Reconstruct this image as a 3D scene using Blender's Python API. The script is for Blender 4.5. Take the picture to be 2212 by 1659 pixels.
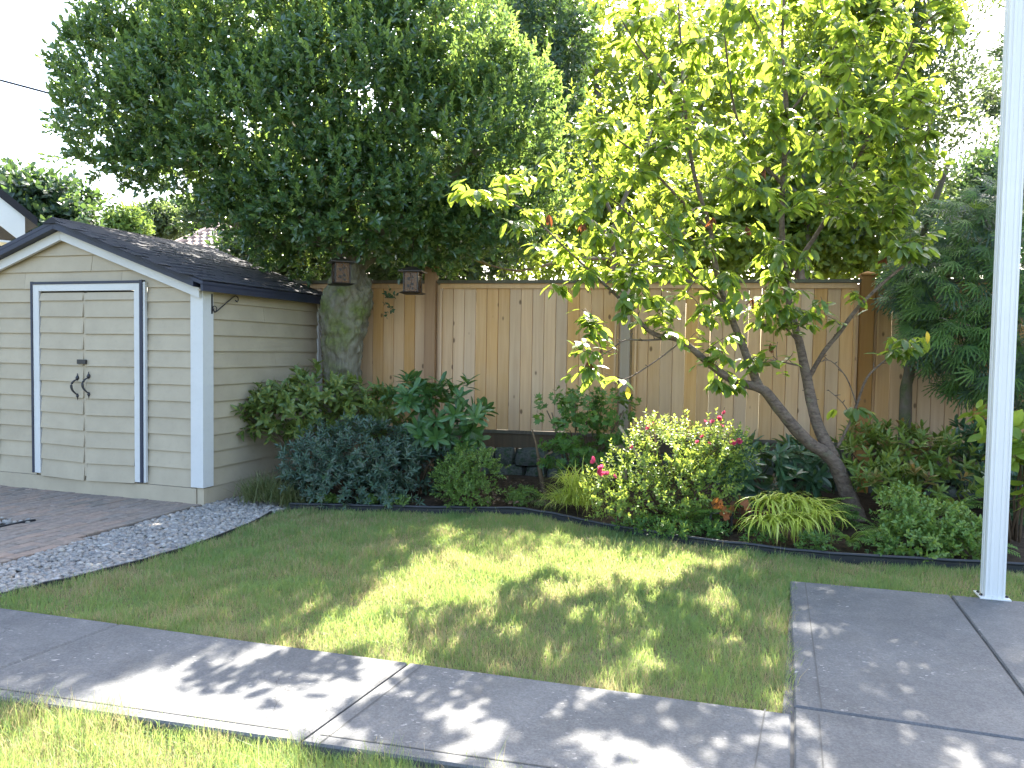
import bpy, math, random
import numpy as np
from mathutils import Matrix, Vector

random.seed(7)
rng = np.random.default_rng(11)
scene = bpy.context.scene
for o in list(bpy.data.objects):
    bpy.data.objects.remove(o)
COL = scene.collection
R = math.radians

# ------------------------------------------------------------------ camera, sky, sun, exposure
PITCH, ROLL, CAM_H = R(2.5), 0.016, 1.5
FPX = 2307.0 / 3072 * 2212                       # focal length in px of a 2212 px wide picture
CAM_M = Matrix.Rotation(math.pi / 2 - PITCH, 3, 'X') @ Matrix.Rotation(ROLL, 3, 'Z')
cam = bpy.data.cameras.new('camera')
cam.sensor_fit = 'HORIZONTAL'
cam.sensor_width = 36.0
cam.lens = 36.0 * FPX / 2212
cam.clip_start, cam.clip_end = 0.05, 3000
camo = bpy.data.objects.new('camera', cam)
camo.matrix_world = Matrix.Translation((0, 0, CAM_H)) @ CAM_M.to_4x4()
COL.objects.link(camo)
scene.camera = camo

SUN_AZ, SUN_EL = R(20), R(44)
world = bpy.data.worlds.new('World')
scene.world = world
world.use_nodes = True
wn = world.node_tree
sky = wn.nodes.new('ShaderNodeTexSky')
sky.sky_type = 'NISHITA'
sky.sun_disc = False
sky.sun_elevation = SUN_EL
sky.sun_rotation = SUN_AZ
sky.air_density, sky.dust_density, sky.ozone_density = 1.0, 3.2, 1.0
bg = wn.nodes['Background']
bg.inputs[1].default_value = 0.125
wn.links.new(sky.outputs[0], bg.inputs[0])

sl = bpy.data.lights.new('sun', 'SUN')
sl.energy, sl.angle, sl.color = 5.0, R(0.55), (1.0, 0.93, 0.82)
so = bpy.data.objects.new('sun', sl)
sdir = Vector((math.sin(SUN_AZ) * math.cos(SUN_EL), math.cos(SUN_AZ) * math.cos(SUN_EL), math.sin(SUN_EL)))
so.rotation_euler = sdir.to_track_quat('Z', 'Y').to_euler()
so.location = (3, 9, 12)
COL.objects.link(so)

vs = scene.view_settings
vs.view_transform, vs.look, vs.gamma, vs.use_curve_mapping = 'Standard', 'None', 1.0, False
vs.exposure = 2.9
cy = scene.cycles
cy.use_denoising = True
cy.max_bounces, cy.diffuse_bounces, cy.transmission_bounces = 7, 4, 4
cy.sample_clamp_indirect = 6.0
cy.use_adaptive_sampling = True


# ------------------------------------------------------------------ helpers
def at(x, y, Y):
    """point at horizontal depth Y seen at (x, y) of a 2212 x 1659 picture"""
    d = CAM_M @ Vector(((x - 1106) / FPX, -(y - 829.5) / FPX, -1.0))
    k = Y / d.y
    return Vector((d.x * k, Y, CAM_H + d.z * k))


def px(w, Y):
    return w * Y / FPX


def tag(o, label=None, cat=None, group=None, kind=None):
    if label: o['label'] = label
    if cat: o['category'] = cat
    if group: o['group'] = group
    if kind: o['kind'] = kind
    return o


def empty(name, loc, rz=0.0, label=None, cat=None, group=None):
    o = bpy.data.objects.new(name, None)
    o.empty_display_size = 0.1
    o.location = loc
    o.rotation_euler = (0, 0, rz)
    COL.objects.link(o)
    return tag(o, label, cat, group)


def link(name, me, parent=None, loc=None, mat=None):
    o = bpy.data.objects.new(name, me)
    COL.objects.link(o)
    if parent is not None: o.parent = parent
    if loc is not None: o.location = loc
    if mat is not None and len(me.materials) == 0: me.materials.append(mat)
    return o


def np_mesh(name, V, Q, mat=None, smooth=False):
    V = np.ascontiguousarray(V, dtype=np.float32).reshape(-1, 3)
    Q = np.ascontiguousarray(Q, dtype=np.int32)
    k = Q.shape[1]
    me = bpy.data.meshes.new(name)
    me.vertices.add(len(V)); me.vertices.foreach_set('co', V.ravel())
    me.loops.add(Q.size); me.loops.foreach_set('vertex_index', Q.ravel())
    me.polygons.add(len(Q))
    me.polygons.foreach_set('loop_start', np.arange(0, Q.size, k, dtype=np.int32))
    me.polygons.foreach_set('use_smooth', np.full(len(Q), smooth, dtype=bool))
    me.update(calc_edges=True)
    if mat: me.materials.append(mat)
    return me


class MB:
    def __init__(s): s.v, s.f = [], []
    def add(s, vs_, fs_):
        b = len(s.v); s.v += [tuple(p) for p in vs_]; s.f += [[i + b for i in f] for f in fs_]; return s
    def hexa(s, p):      # p: bottom 4 (ccw from above), top 4
        return s.add(p, [(3, 2, 1, 0), (4, 5, 6, 7), (0, 1, 5, 4), (1, 2, 6, 5), (2, 3, 7, 6), (3, 0, 4, 7)])
    def box(s, x0, x1, y0, y1, z0, z1):
        return s.hexa([(x0, y0, z0), (x1, y0, z0), (x1, y1, z0), (x0, y1, z0), (x0, y0, z1), (x1, y0, z1), (x1, y1, z1), (x0, y1, z1)])
    def cbox(s, x0, x1, y0, y1, z0, z1, c=0.004):   # chamfered on the top edges
        b = len(s.v)
        s.v += [(x0, y0, z0), (x1, y0, z0), (x1, y1, z0), (x0, y1, z0), (x0, y0, z1 - c), (x1, y0, z1 - c), (x1, y1, z1 - c), (x0, y1, z1 - c),
                (x0 + c, y0 + c, z1), (x1 - c, y0 + c, z1), (x1 - c, y1 - c, z1), (x0 + c, y1 - c, z1)]
        for f in [(3, 2, 1, 0), (8, 9, 10, 11)]: s.f.append([i + b for i in f])
        for i in range(4):
            j = (i + 1) % 4
            s.f.append([b + i, b + j, b + 4 + j, b + 4 + i]); s.f.append([b + 4 + i, b + 4 + j, b + 8 + j, b + 8 + i])
        return s
    def prism(s, poly, z0, z1, c=0.0):
        n = len(poly); b = len(s.v)
        s.v += [(p[0], p[1], z0) for p in poly]
        if c:
            cx = sum(p[0] for p in poly) / n; cy_ = sum(p[1] for p in poly) / n
            s.v += [(p[0], p[1], z1 - c) for p in poly]
            ins = inset(poly, c)
            s.v += [(p[0], p[1], z1) for p in ins]
            for i in range(n):
                j = (i + 1) % n
                s.f.append([b + i, b + j, b + n + j, b + n + i]); s.f.append([b + n + i, b + n + j, b + 2 * n + j, b + 2 * n + i])
            s.f.append([b + 2 * n + i for i in range(n)])
        else:
            s.v += [(p[0], p[1], z1) for p in poly]
            for i in range(n):
                j = (i + 1) % n
                s.f.append([b + i, b + j, b + n + j, b + n + i])
            s.f.append([b + n + i for i in range(n)])
        s.f.append([b + n - 1 - i for i in range(n)])
        return s
    def tube(s, pts, rad, n=8, cap=True, jit=0.0):
        pts = [Vector(p) for p in pts]
        if not hasattr(rad, '__len__'): rad = [rad] * len(pts)
        b = len(s.v); up = Vector((0.13, 0.21, 0.97)).normalized(); m = len(pts)
        for i, p in enumerate(pts):
            t = (pts[min(i + 1, m - 1)] - pts[max(i - 1, 0)])
            t = t.normalized() if t.length > 1e-9 else Vector((0, 0, 1))
            a = t.cross(up)
            if a.length < 0.05: a = t.cross(Vector((1, 0, 0)))
            a.normalize(); c = t.cross(a)
            for k in range(n):
                th = 2 * math.pi * k / n
                r = rad[i] * (1 + jit * (random.random() - .5))
                q = p + (a * math.cos(th) + c * math.sin(th)) * r
                s.v.append(tuple(q))
        for i in range(m - 1):
            for k in range(n):
                k2 = (k + 1) % n
                s.f.append([b + i * n + k, b + i * n + k2, b + (i + 1) * n + k2, b + (i + 1) * n + k])
        if cap:
            s.f.append([b + n - 1 - k for k in range(n)]); s.f.append([b + (m - 1) * n + k for k in range(n)])
        return s
    def lathe(s, prof, c=(0, 0, 0), n=16):
        b = len(s.v); m = len(prof)
        for r, z in prof:
            for k in range(n):
                th = 2 * math.pi * k / n
                s.v.append((c[0] + r * math.cos(th), c[1] + r * math.sin(th), c[2] + z))
        for i in range(m - 1):
            for k in range(n):
                k2 = (k + 1) % n
                s.f.append([b + i * n + k, b + i * n + k2, b + (i + 1) * n + k2, b + (i + 1) * n + k])
        s.f.append([b + n - 1 - k for k in range(n)]); s.f.append([b + (m - 1) * n + k for k in range(n)])
        return s
    def mesh(s, name, mat=None, smooth=False):
        me = bpy.data.meshes.new(name)
        me.from_pydata(s.v, [], s.f); me.update()
        if smooth: me.polygons.foreach_set('use_smooth', [True] * len(me.polygons))
        if mat: me.materials.append(mat)
        return me
    def build(s, name, mat, parent=None, smooth=False, loc=None):
        return link(name, s.mesh(name, mat, smooth), parent, loc)


def inset(poly, c):
    n = len(poly); out = []
    area = sum(poly[i][0] * poly[(i + 1) % n][1] - poly[(i + 1) % n][0] * poly[i][1] for i in range(n))
    sg = 1 if area > 0 else -1
    for i in range(n):
        p0, p1, p2 = (Vector(poly[i - 1][:2]), Vector(poly[i][:2]), Vector(poly[(i + 1) % n][:2]))
        d1, d2 = (p1 - p0).normalized(), (p2 - p1).normalized()
        n1, n2 = Vector((-d1.y, d1.x)) * sg, Vector((-d2.y, d2.x)) * sg
        bis = n1 + n2
        k = c / max(0.3, 1 + n1.dot(n2)) 
        out.append(tuple(p1 + bis * k))
    return out


def in_poly(P, poly):
    x, y = P[:, 0], P[:, 1]; ins = np.zeros(len(P), bool); n = len(poly); j = n - 1
    for i in range(n):
        xi, yi = poly[i][:2]; xj, yj = poly[j][:2]
        c = ((yi > y) != (yj > y)) & (x < (xj - xi) * (y - yi) / (yj - yi + 1e-12) + xi)
        ins ^= c; j = i
    return ins


def sample_poly(poly, n):
    p = np.array([q[:2] for q in poly]); lo, hi = p.min(0), p.max(0); out = np.zeros((0, 2))
    while len(out) < n:
        c = lo + rng.random((n * 2, 2)) * (hi - lo)
        out = np.vstack([out, c[in_poly(c, poly)]])
    return out[:n]


def unit(a): return a / (np.linalg.norm(a, axis=-1, keepdims=True) + 1e-9)


# ------------------------------------------------------------------ materials
def srgb(h):
    h = h.lstrip('#'); c = [int(h[i:i + 2], 16) / 255 for i in (0, 2, 4)]
    return tuple((v / 12.92 if v <= .04045 else ((v + .055) / 1.055) ** 2.4) for v in c)


MATS = {}
class NT:
    def __init__(s, name):
        s.m = bpy.data.materials.new(name); s.m.use_nodes = True; s.t = s.m.node_tree
        s.b = s.t.nodes['Principled BSDF']; s.out = s.t.nodes['Material Output']; MATS[name] = s.m
    def n(s, typ, **kw):
        nd = s.t.nodes.new(typ)
        for k, v in kw.items(): setattr(nd, k, v)
        return nd
    def l(s, a, b): s.t.links.new(a, b)
    def coord(s, kind='Object', scale=(1, 1, 1), rnd=False):
        tc = s.n('ShaderNodeTexCoord'); mp = s.n('ShaderNodeMapping'); mp.inputs['Scale'].default_value = scale
        if rnd:
            oi = s.n('ShaderNodeObjectInfo'); ad = s.n('ShaderNodeVectorMath', operation='MULTIPLY_ADD')
            s.l(oi.outputs['Random'], ad.inputs[0]); ad.inputs[1].default_value = (37, 53, 71); s.l(tc.outputs[kind], ad.inputs[2])
            s.l(ad.outputs[0], mp.inputs['Vector'])
        else: s.l(tc.outputs[kind], mp.inputs['Vector'])
        return mp.outputs[0]
    def noise(s, vec, scale, detail=4, rough=.55, dist=0.0):
        nd = s.n('ShaderNodeTexNoise'); nd.inputs['Scale'].default_value = scale; nd.inputs['Detail'].default_value = detail
        nd.inputs['Roughness'].default_value = rough; nd.inputs['Distortion'].default_value = dist
        if vec is not None: s.l(vec, nd.inputs['Vector'])
        return nd.outputs['Fac']
    def ramp(s, fac, stops):
        nd = s.n('ShaderNodeValToRGB'); el = nd.color_ramp.elements
        while len(el) < len(stops): el.new(.5)
        for e, (p, c) in zip(el, stops):
            e.position = p; e.color = (*c, 1) if hasattr(c, '__len__') else (c, c, c, 1)
        s.l(fac, nd.inputs[0]); return nd.outputs['Color']
    def mix(s, fac, a, b, blend='MIX'):
        nd = s.n('ShaderNodeMix', data_type='RGBA', blend_type=blend)
        for sock, v in ((nd.inputs[0], fac), (nd.inputs[6], a), (nd.inputs[7], b)):
            if hasattr(v, 'is_linked'): s.l(v, sock)
            elif hasattr(v, '__len__'): sock.default_value = (*v[:3], 1)
            else: sock.default_value = v
        return nd.outputs[2]
    def math(s, op, a, b=None, c=None):
        nd = s.n('ShaderNodeMath', operation=op)
        for sock, v in zip(nd.inputs, (a, b, c)):
            if v is None: continue
            if hasattr(v, 'is_linked'): s.l(v, sock)
            else: sock.default_value = v
        return nd.outputs[0]
    def bump(s, h, strength=.3, dist=.01):
        nd = s.n('ShaderNodeBump'); nd.inputs['Strength'].default_value = strength; nd.inputs['Distance'].default_value = dist
        s.l(h, nd.inputs['Height']); s.l(nd.outputs[0], s.b.inputs['Normal'])
    def base(s, col, rough=.6, spec=.4, metal=0.0):
        if hasattr(col, 'is_linked'): s.l(col, s.b.inputs['Base Color'])
        else: s.b.inputs['Base Color'].default_value = (*col, 1)
        if hasattr(rough, 'is_linked'): s.l(rough, s.b.inputs['Roughness'])
        else: s.b.inputs['Roughness'].default_value = rough
        s.b.inputs['Specular IOR Level'].default_value = spec; s.b.inputs['Metallic'].default_value = metal
        return s.m


def paint(name, col, rough=.55, var=.12, dirt=.15, dirtcol=(.2, .18, .13), scale=3.0, spec=.35):
    t = NT(name); c = t.coord('Object', rnd=True)
    n1 = t.noise(c, scale, 5); n2 = t.noise(c, scale * 9, 4)
    lo = tuple(v * (1 - var) for v in col); hi = tuple(min(.9, v * (1 + var)) for v in col)
    a = t.ramp(n1, [(.3, lo), (.7, hi)])
    f = t.math('MULTIPLY', t.ramp(n2, [(.55, 0.0), (.8, 1.0)]), dirt)
    a = t.mix(f, a, dirtcol); t.bump(n2, .12, .003)
    return t.base(a, rough, spec)


def leaf_mat(name, cols, trans, tamt=.4, rough=.38, spec=.5, varieg=None, back=None):
    """cols: list of leaf colours picked per leaf; trans: transmitted colour"""
    t = NT(name)
    g = t.n('ShaderNodeNewGeometry'); oi = t.n('ShaderNodeObjectInfo')
    f = t.math('FRACT', t.math('ADD', g.outputs['Random Per Island'], oi.outputs['Random']))
    n = len(cols)
    col = t.ramp(f, [((i + .5) / n, c) for i, c in enumerate(cols)])
    if varieg:
        v = t.noise(t.coord('Object'), varieg[1], 3)
        col = t.mix(t.ramp(v, [(.52, 0.0), (.6, 1.0)]), col, varieg[0])
    if back: col = t.mix(g.outputs['Backfacing'], col, back)
    t.base(col, rough, spec)
    tr = t.n('ShaderNodeBsdfTranslucent'); tc = t.mix(.35, trans, col) if False else None
    f2 = t.math('FRACT', t.math('MULTIPLY', f, 7.31))
    t.l(t.ramp(f2, [(0.0, tuple(v * .65 for v in trans)), (1.0, tuple(min(.9, v * 1.25) for v in trans))]), tr.inputs['Color'])
    mx = t.n('ShaderNodeMixShader'); mx.inputs[0].default_value = tamt
    t.l(t.b.outputs[0], mx.inputs[1]); t.l(tr.outputs[0], mx.inputs[2]); t.l(mx.outputs[0], t.out.inputs['Surface'])
    return t.m


def bark_mat(name, a, b, moss=None, mscale=6, scale=14, stretch=(1, 1, .35), mlo=.45, mhi=.6, bump=.6):
    t = NT(name); c = t.coord('Object', stretch); n1 = t.noise(c, scale, 7, .65); c2 = t.coord('Object')
    n2 = t.noise(c2, scale * 4, 4)
    col = t.ramp(n1, [(.32, a), (.68, b)])
    if moss:
        m = t.noise(c2, mscale, 5, .6)
        mc = t.ramp(n2, [(.3, tuple(v * .5 for v in moss)), (.7, moss)])
        col = t.mix(t.ramp(m, [(mlo, 0.0), (mhi, 1.0)]), col, mc)
    t.bump(t.math('ADD', n1, t.math('MULTIPLY', n2, .4)), bump, .02)
    return t.base(col, .85, .2)


def wood_mat(name, light, dark, grey, knot=(.09, .045, .02), greyamt=.5, rough=.75):
    t = NT(name); c = t.coord('Object', (26, 26, 1.1), rnd=True)
    n1 = t.noise(c, 1.0, 6, .6, .6); c2 = t.coord('Object', (60, 60, 2.5), rnd=True); n2 = t.noise(c2, 1.5, 4)
    oi = t.n('ShaderNodeObjectInfo')
    col = t.ramp(n1, [(.25, dark), (.75, light)])
    hue = t.n('ShaderNodeHueSaturation'); t.l(col, hue.inputs['Color'])
    t.l(t.math('MULTIPLY_ADD', oi.outputs['Random'], .24, .88), hue.inputs['Value'])
    t.l(t.math('MULTIPLY_ADD', t.math('FRACT', t.math('MULTIPLY', oi.outputs['Random'], 17.3)), .35, .8), hue.inputs['Saturation'])
    cw = t.coord('Object', (1.2, 1.2, .7), rnd=True); w = t.noise(cw, 1.6, 4)
    col = t.mix(t.math('MULTIPLY', t.ramp(w, [(.4, 0.0), (.7, 1.0)]), greyamt), hue.outputs[0], grey)
    kv = t.n('ShaderNodeTexVoronoi', feature='F1', voronoi_dimensions='3D'); kc = t.coord('Object', (7.0, 1.0, 3.6), rnd=True)
    t.l(kc, kv.inputs['Vector']); kv.inputs['Scale'].default_value = 1.0; kv.inputs['Randomness'].default_value = 1.0
    kf = t.ramp(kv.outputs['Distance'], [(.07, 1.0), (.13, 0.0)])
    sel = t.math('GREATER_THAN', t.n_sep(kv.outputs['Color']), .35)
    col = t.mix(t.math('MULTIPLY', t.math('MULTIPLY', kf, sel), .8), col, knot)
    t.bump(t.math('ADD', n1, t.math('MULTIPLY', n2, .5)), .25, .004)
    return t.base(col, rough, .25)


def _sep(s, col):
    nd = s.n('ShaderNodeSeparateColor'); s.l(col, nd.inputs[0]); return nd.outputs[0]
NT.n_sep = _sep


def plain(name, col, rough=.5, spec=.4, metal=0.0, bscale=60, bamt=.1):
    t = NT(name); c = t.coord('Object'); n1 = t.noise(c, bscale, 4); n2 = t.noise(c, 7, 4)
    a = t.ramp(n2, [(.3, tuple(v * .8 for v in col)), (.7, tuple(min(.95, v * 1.15) for v in col))])
    t.bump(n1, bamt, .003); return t.base(a, rough, spec, metal)


M_siding = paint('siding_paint', (.385, .322, .228), .6, .09, .16)
M_white = paint('white_trim_paint', (.55, .54, .515), .5, .04, .10)
M_navy = paint('navy_trim_paint', (.026, .030, .050), .5, .15, .05)
M_dark = plain('gap_shade_paint', (.02, .02, .02), .9, .1)
M_iron = plain('black_iron', (.018, .017, .02), .45, .5)
M_post = paint('white_post_enamel', (.66, .645, .61), .3, .02, .04, spec=.5)
M_fence = wood_mat('cedar_boards', (.60, .365, .18), (.46, .255, .11), (.53, .385, .255), greyamt=.38)
M_fpost = wood_mat('cedar_post', (.37, .185, .06), (.26, .12, .038), (.29, .19, .105), greyamt=.2)
M_fgrey = wood_mat('weathered_post', (.34, .25, .17), (.24, .165, .105), (.30, .25, .20), greyamt=.5)
M_fdark = wood_mat('weathered_cap_wood', (.13, .10, .07), (.075, .06, .042), (.10, .11, .07), greyamt=.6)
M_fkick = wood_mat('damp_kick_board', (.12, .08, .05), (.06, .04, .027), (.06, .06, .045), greyamt=.5)
M_edge = plain('black_plastic_edging', (.016, .018, .022), .42, .45)
M_stem = bark_mat('shrub_stem_bark', (.07, .045, .028), (.16, .11, .07))
M_greenstem = plain('green_stem', (.12, .17, .05), .6, .3)


def shingle_mat():
    t = NT('shingle_felt'); c = t.coord('Object', rnd=True); n1 = t.noise(c, 160, 3); n2 = t.noise(c, 5, 4)
    oi = t.n('ShaderNodeObjectInfo')
    col = t.ramp(n1, [(.3, (.008, .008, .011)), (.7, (.032, .032, .04))])
    col = t.mix(t.math('MULTIPLY', oi.outputs['Random'], .35), col, (.045, .044, .048))
    t.bump(n1, .6, .004); return t.base(col, .8, .35)
M_shingle = shingle_mat()


def concrete_mat():
    t = NT('painted_concrete'); c = t.coord('Object'); n1 = t.noise(c, 1.3, 6, .6); n2 = t.noise(c, 90, 4, .7); n3 = t.noise(c, 7, 6, .7, .6)
    n4 = t.noise(t.coord('Object', (1.0, 1.8, 1)), 26, 3, .5)
    col = t.ramp(n1, [(.3, (.070, .074, .078)), (.7, (.118, .121, .122))])
    col = t.mix(t.math('MULTIPLY', t.ramp(n3, [(.45, 0.0), (.7, 1.0)]), .35), col, (.17, .167, .158))
    fine = t.ramp(n2, [(.3, .68), (.7, 1.28)])
    col = t.mix(1.0, col, fine, 'MULTIPLY')
    big = t.ramp(t.noise(c, 2.2, 3), [(.48, 0.0), (.62, 1.0)])
    chips = t.math('MULTIPLY', t.ramp(n4, [(.655, 0.0), (.68, 1.0)]), big)
    col = t.mix(t.math('MULTIPLY', chips, .7), col, (.36, .355, .33))
    ck = t.n('ShaderNodeTexVoronoi', feature='DISTANCE_TO_EDGE'); cw = t.n('ShaderNodeVectorMath', operation='MULTIPLY_ADD')
    nz = t.n('ShaderNodeTexNoise'); nz.inputs['Scale'].default_value = 3.5; nz.inputs['Detail'].default_value = 5; t.l(c, nz.inputs['Vector'])
    t.l(nz.outputs['Color'], cw.inputs[0]); cw.inputs[1].default_value = (.5, .5, .5); t.l(c, cw.inputs[2]); t.l(cw.outputs[0], ck.inputs['Vector']); ck.inputs['Scale'].default_value = .9
    crack = t.math('MULTIPLY', t.ramp(ck.outputs['Distance'], [(.0, 1.0), (.0035, 0.0)]), t.ramp(t.noise(c, 1.1, 2), [(.52, 0.0), (.6, 1.0)]))
    col = t.mix(t.math('MULTIPLY', crack, .8), col, (.03, .03, .03))
    st = t.ramp(t.noise(c, 3.2, 5, .6), [(.5, 0.0), (.75, 1.0)])
    col = t.mix(t.math('MULTIPLY', st, .35), col, (.055, .055, .05))
    t.bump(t.math('ADD', n2, t.math('MULTIPLY', n3, .6)), .35, .004); return t.base(col, .72, .3)
M_conc = concrete_mat()


def brick_mat():
    t = NT('clay_paver'); c = t.coord('Object', rnd=True); n1 = t.noise(c, 22, 5, .6); n2 = t.noise(c, 130, 4)
    oi = t.n('ShaderNodeObjectInfo')
    col = t.ramp(oi.outputs['Random'], [(.05, (.205, .175, .145)), (.35, (.26, .20, .155)), (.65, (.23, .195, .165)), (.95, (.285, .21, .16))])
    col = t.mix(1.0, col, t.ramp(n1, [(.3, .72), (.7, 1.2)]), 'MULTIPLY')
    t.bump(n2, .4, .004); return t.base(col, .8, .25)
M_brick = brick_mat()


def pebble_mat():
    t = NT('river_pebble'); g = t.n('ShaderNodeNewGeometry'); c = t.coord('Object'); n1 = t.noise(c, 60, 5)
    col = t.ramp(g.outputs['Random Per Island'], [(.0, (.15, .145, .14)), (.25, (.265, .25, .225)), (.5, (.195, .19, .18)), (.7, (.34, .315, .27)), (.85, (.24, .20, .165)), (1.0, (.40, .385, .355))])
    col = t.mix(1.0, col, t.ramp(n1, [(.3, .75), (.7, 1.15)]), 'MULTIPLY')
    return t.base(col, .65, .35)
M_peb = pebble_mat()


def soil_mat(name, a, b, sc=18):
    t = NT(name); c = t.coord('Object'); n1 = t.noise(c, sc, 7, .7); n2 = t.noise(c, 1.5, 4)
    col = t.ramp(n1, [(.3, a), (.7, b)]); col = t.mix(1.0, col, t.ramp(n2, [(.3, .8), (.7, 1.15)]), 'MULTIPLY')
    t.bump(n1, .8, .03); return t.base(col, .95, .1)
M_soil = soil_mat('garden_soil', (.025, .018, .012), (.08, .058, .04))
M_thatch = soil_mat('lawn_thatch', (.10, .105, .045), (.22, .19, .11), 40)
M_mulch = leaf_mat('dead_leaf_litter', [(.10, .06, .035), (.16, .11, .07), (.07, .045, .03), (.20, .15, .10)], (.1, .06, .03), .1, .8, .2)


def grass_mat():
    t = NT('lawn_grass'); c = t.coord('Object'); g = t.n('ShaderNodeNewGeometry')
    n1 = t.noise(c, 1.7, 4, .6); n2 = t.noise(c, 6.0, 3)
    rnd = g.outputs['Random Per Island']
    green = t.ramp(rnd, [(.0, (.085, .180, .070)), (.5, (.13, .23, .082)), (1.0, (.20, .275, .10))])
    straw = t.ramp(rnd, [(.0, (.30, .24, .13)), (1.0, (.44, .37, .22))])
    dry = t.math('ADD', t.math('MULTIPLY', n1, .8), t.math('MULTIPLY', n2, .35))
    thr = t.math('MULTIPLY_ADD', rnd, .40, .46)
    k = t.math('LESS_THAN', thr, dry)
    col = t.mix(k, green, straw)
    t.base(col, .5, .35)
    tr = t.n('ShaderNodeBsdfTranslucent'); t.l(t.mix(k, (.38, .48, .12), (.52, .45, .22)), tr.inputs['Color'])
    mx = t.n('ShaderNodeMixShader'); mx.inputs[0].default_value = .42
    t.l(t.b.outputs[0], mx.inputs[1]); t.l(tr.outputs[0], mx.inputs[2]); t.l(mx.outputs[0], t.out.inputs['Surface'])
    return t.m
M_grass = grass_mat()

M_cherry = leaf_mat('cherry_leaf', [(0.055, 0.12, 0.032), (0.075, 0.145, 0.038), (0.105, 0.17, 0.04), (0.065, 0.13, 0.036)], (0.42, 0.54, 0.06), .50, .32, .5)
M_holly = leaf_mat('holly_leaf', [(0.05, 0.108, 0.048), (0.062, 0.125, 0.05), (0.054, 0.115, 0.058), (0.08, 0.145, 0.048)], (0.26, 0.4, 0.08), .32, .22, .8)
M_hollynew = leaf_mat('holly_new_leaf', [(0.1, 0.185, 0.045), (0.125, 0.215, 0.05), (0.085, 0.16, 0.045)], (0.4, 0.52, 0.1), .40, .28, .6)
M_bgleaf = leaf_mat('backlit_tree_leaf', [(0.08, 0.135, 0.028), (0.1, 0.165, 0.032), (0.07, 0.125, 0.028)], (0.38, 0.48, 0.05), .5, .4, .5)
M_slender = leaf_mat('slender_tree_leaf', [(0.06, 0.09, 0.05), (0.08, 0.115, 0.06), (0.055, 0.085, 0.05)], (0.22, 0.3, 0.08), .38, .3, .55)
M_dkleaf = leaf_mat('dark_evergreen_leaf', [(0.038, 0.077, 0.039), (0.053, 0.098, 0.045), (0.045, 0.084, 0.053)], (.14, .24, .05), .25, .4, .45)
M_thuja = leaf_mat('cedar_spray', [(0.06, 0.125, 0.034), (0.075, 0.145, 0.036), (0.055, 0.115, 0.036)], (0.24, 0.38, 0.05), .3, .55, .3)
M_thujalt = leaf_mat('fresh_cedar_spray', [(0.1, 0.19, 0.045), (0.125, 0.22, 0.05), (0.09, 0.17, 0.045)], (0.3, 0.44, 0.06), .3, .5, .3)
M_rhodo = leaf_mat('rhododendron_leaf', [(0.048, 0.118, 0.036), (0.06, 0.14, 0.041), (0.042, 0.103, 0.036)], (.22, .34, .05), .24, .36, .5)
M_rhodo2 = leaf_mat('dark_rhododendron_leaf', [(0.045, 0.105, 0.051), (0.057, 0.123, 0.057), (0.039, 0.092, 0.048)], (.22, .34, .05), .22, .33, .55)
M_azalea = leaf_mat('blue_green_leaf', [(0.054, 0.105, 0.075), (0.068, 0.123, 0.083), (0.048, 0.092, 0.069), (0.083, 0.105, 0.075)], (.16, .25, .07), .22, .4, .45)
M_aucuba = leaf_mat('spotted_aucuba_leaf', [(0.085, 0.15, 0.039), (0.111, 0.175, 0.045), (0.065, 0.125, 0.042)], (.30, .38, .06), .3, .36, .5, varieg=((.26, .27, .06), 55))
M_box = leaf_mat('box_leaf', [(0.1, 0.175, 0.038), (0.125, 0.205, 0.042), (0.085, 0.155, 0.038)], (.26, .36, .06), .3, .42, .4)
M_euon = leaf_mat('euonymus_leaf', [(0.115, 0.21, 0.045), (0.14, 0.24, 0.045), (0.1, 0.19, 0.05), (0.18, 0.255, 0.036)], (.28, .38, .06), .3, .38, .45)
M_pieris = leaf_mat('pieris_leaf', [(0.1, 0.165, 0.026), (0.125, 0.195, 0.03), (0.085, 0.15, 0.026), (0.155, 0.2, 0.03)], (.28, .34, .06), .3, .38, .45)
M_bronze = leaf_mat('bronze_new_leaf', [(0.187, 0.143, 0.045), (0.221, 0.187, 0.05), (0.17, 0.209, 0.045), (0.212, 0.121, 0.054)], (.42, .24, .07), .35, .4, .4)
M_hyd = leaf_mat('chartreuse_leaf', [(.17, .26, .035), (.21, .30, .045), (.13, .22, .035)], (.46, .55, .06), .4, .4, .4)
M_currant = leaf_mat('lobed_green_leaf', [(0.063, 0.147, 0.032), (0.083, 0.176, 0.036), (0.054, 0.125, 0.032)], (.26, .38, .06), .32, .42, .4)
M_rose = leaf_mat('rose_leaf', [(0.12, 0.2, 0.045), (0.15, 0.235, 0.05), (0.095, 0.17, 0.045), (0.19, 0.26, 0.06)], (0.46, 0.56, 0.08), .42, .4, .4)
M_pink = leaf_mat('pink_petal', [(.66, .08, .19), (.72, .14, .27), (.58, .06, .15)], (.8, .15, .25), .35, .5, .3)
M_orange = leaf_mat('amber_heuchera_leaf', [(.45, .17, .05), (.38, .12, .045), (.16, .07, .035)], (.75, .30, .06), .45, .45, .35)
M_wine = leaf_mat('brown_heuchera_leaf', [(.10, .05, .032), (.14, .07, .04), (.08, .04, .03)], (.30, .12, .04), .35, .5, .3)
M_goldgrass = leaf_mat('gold_grass_blade', [(0.38, 0.45, 0.06), (0.44, 0.51, 0.08), (0.32, 0.41, 0.05), (0.5, 0.55, 0.14)], (0.6, 0.64, 0.1), .38, .45, .35)
M_tuft = leaf_mat('dull_tuft_blade', [(.10, .14, .05), (.13, .165, .06), (.17, .17, .08)], (.28, .30, .10), .32, .5, .3)
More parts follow.
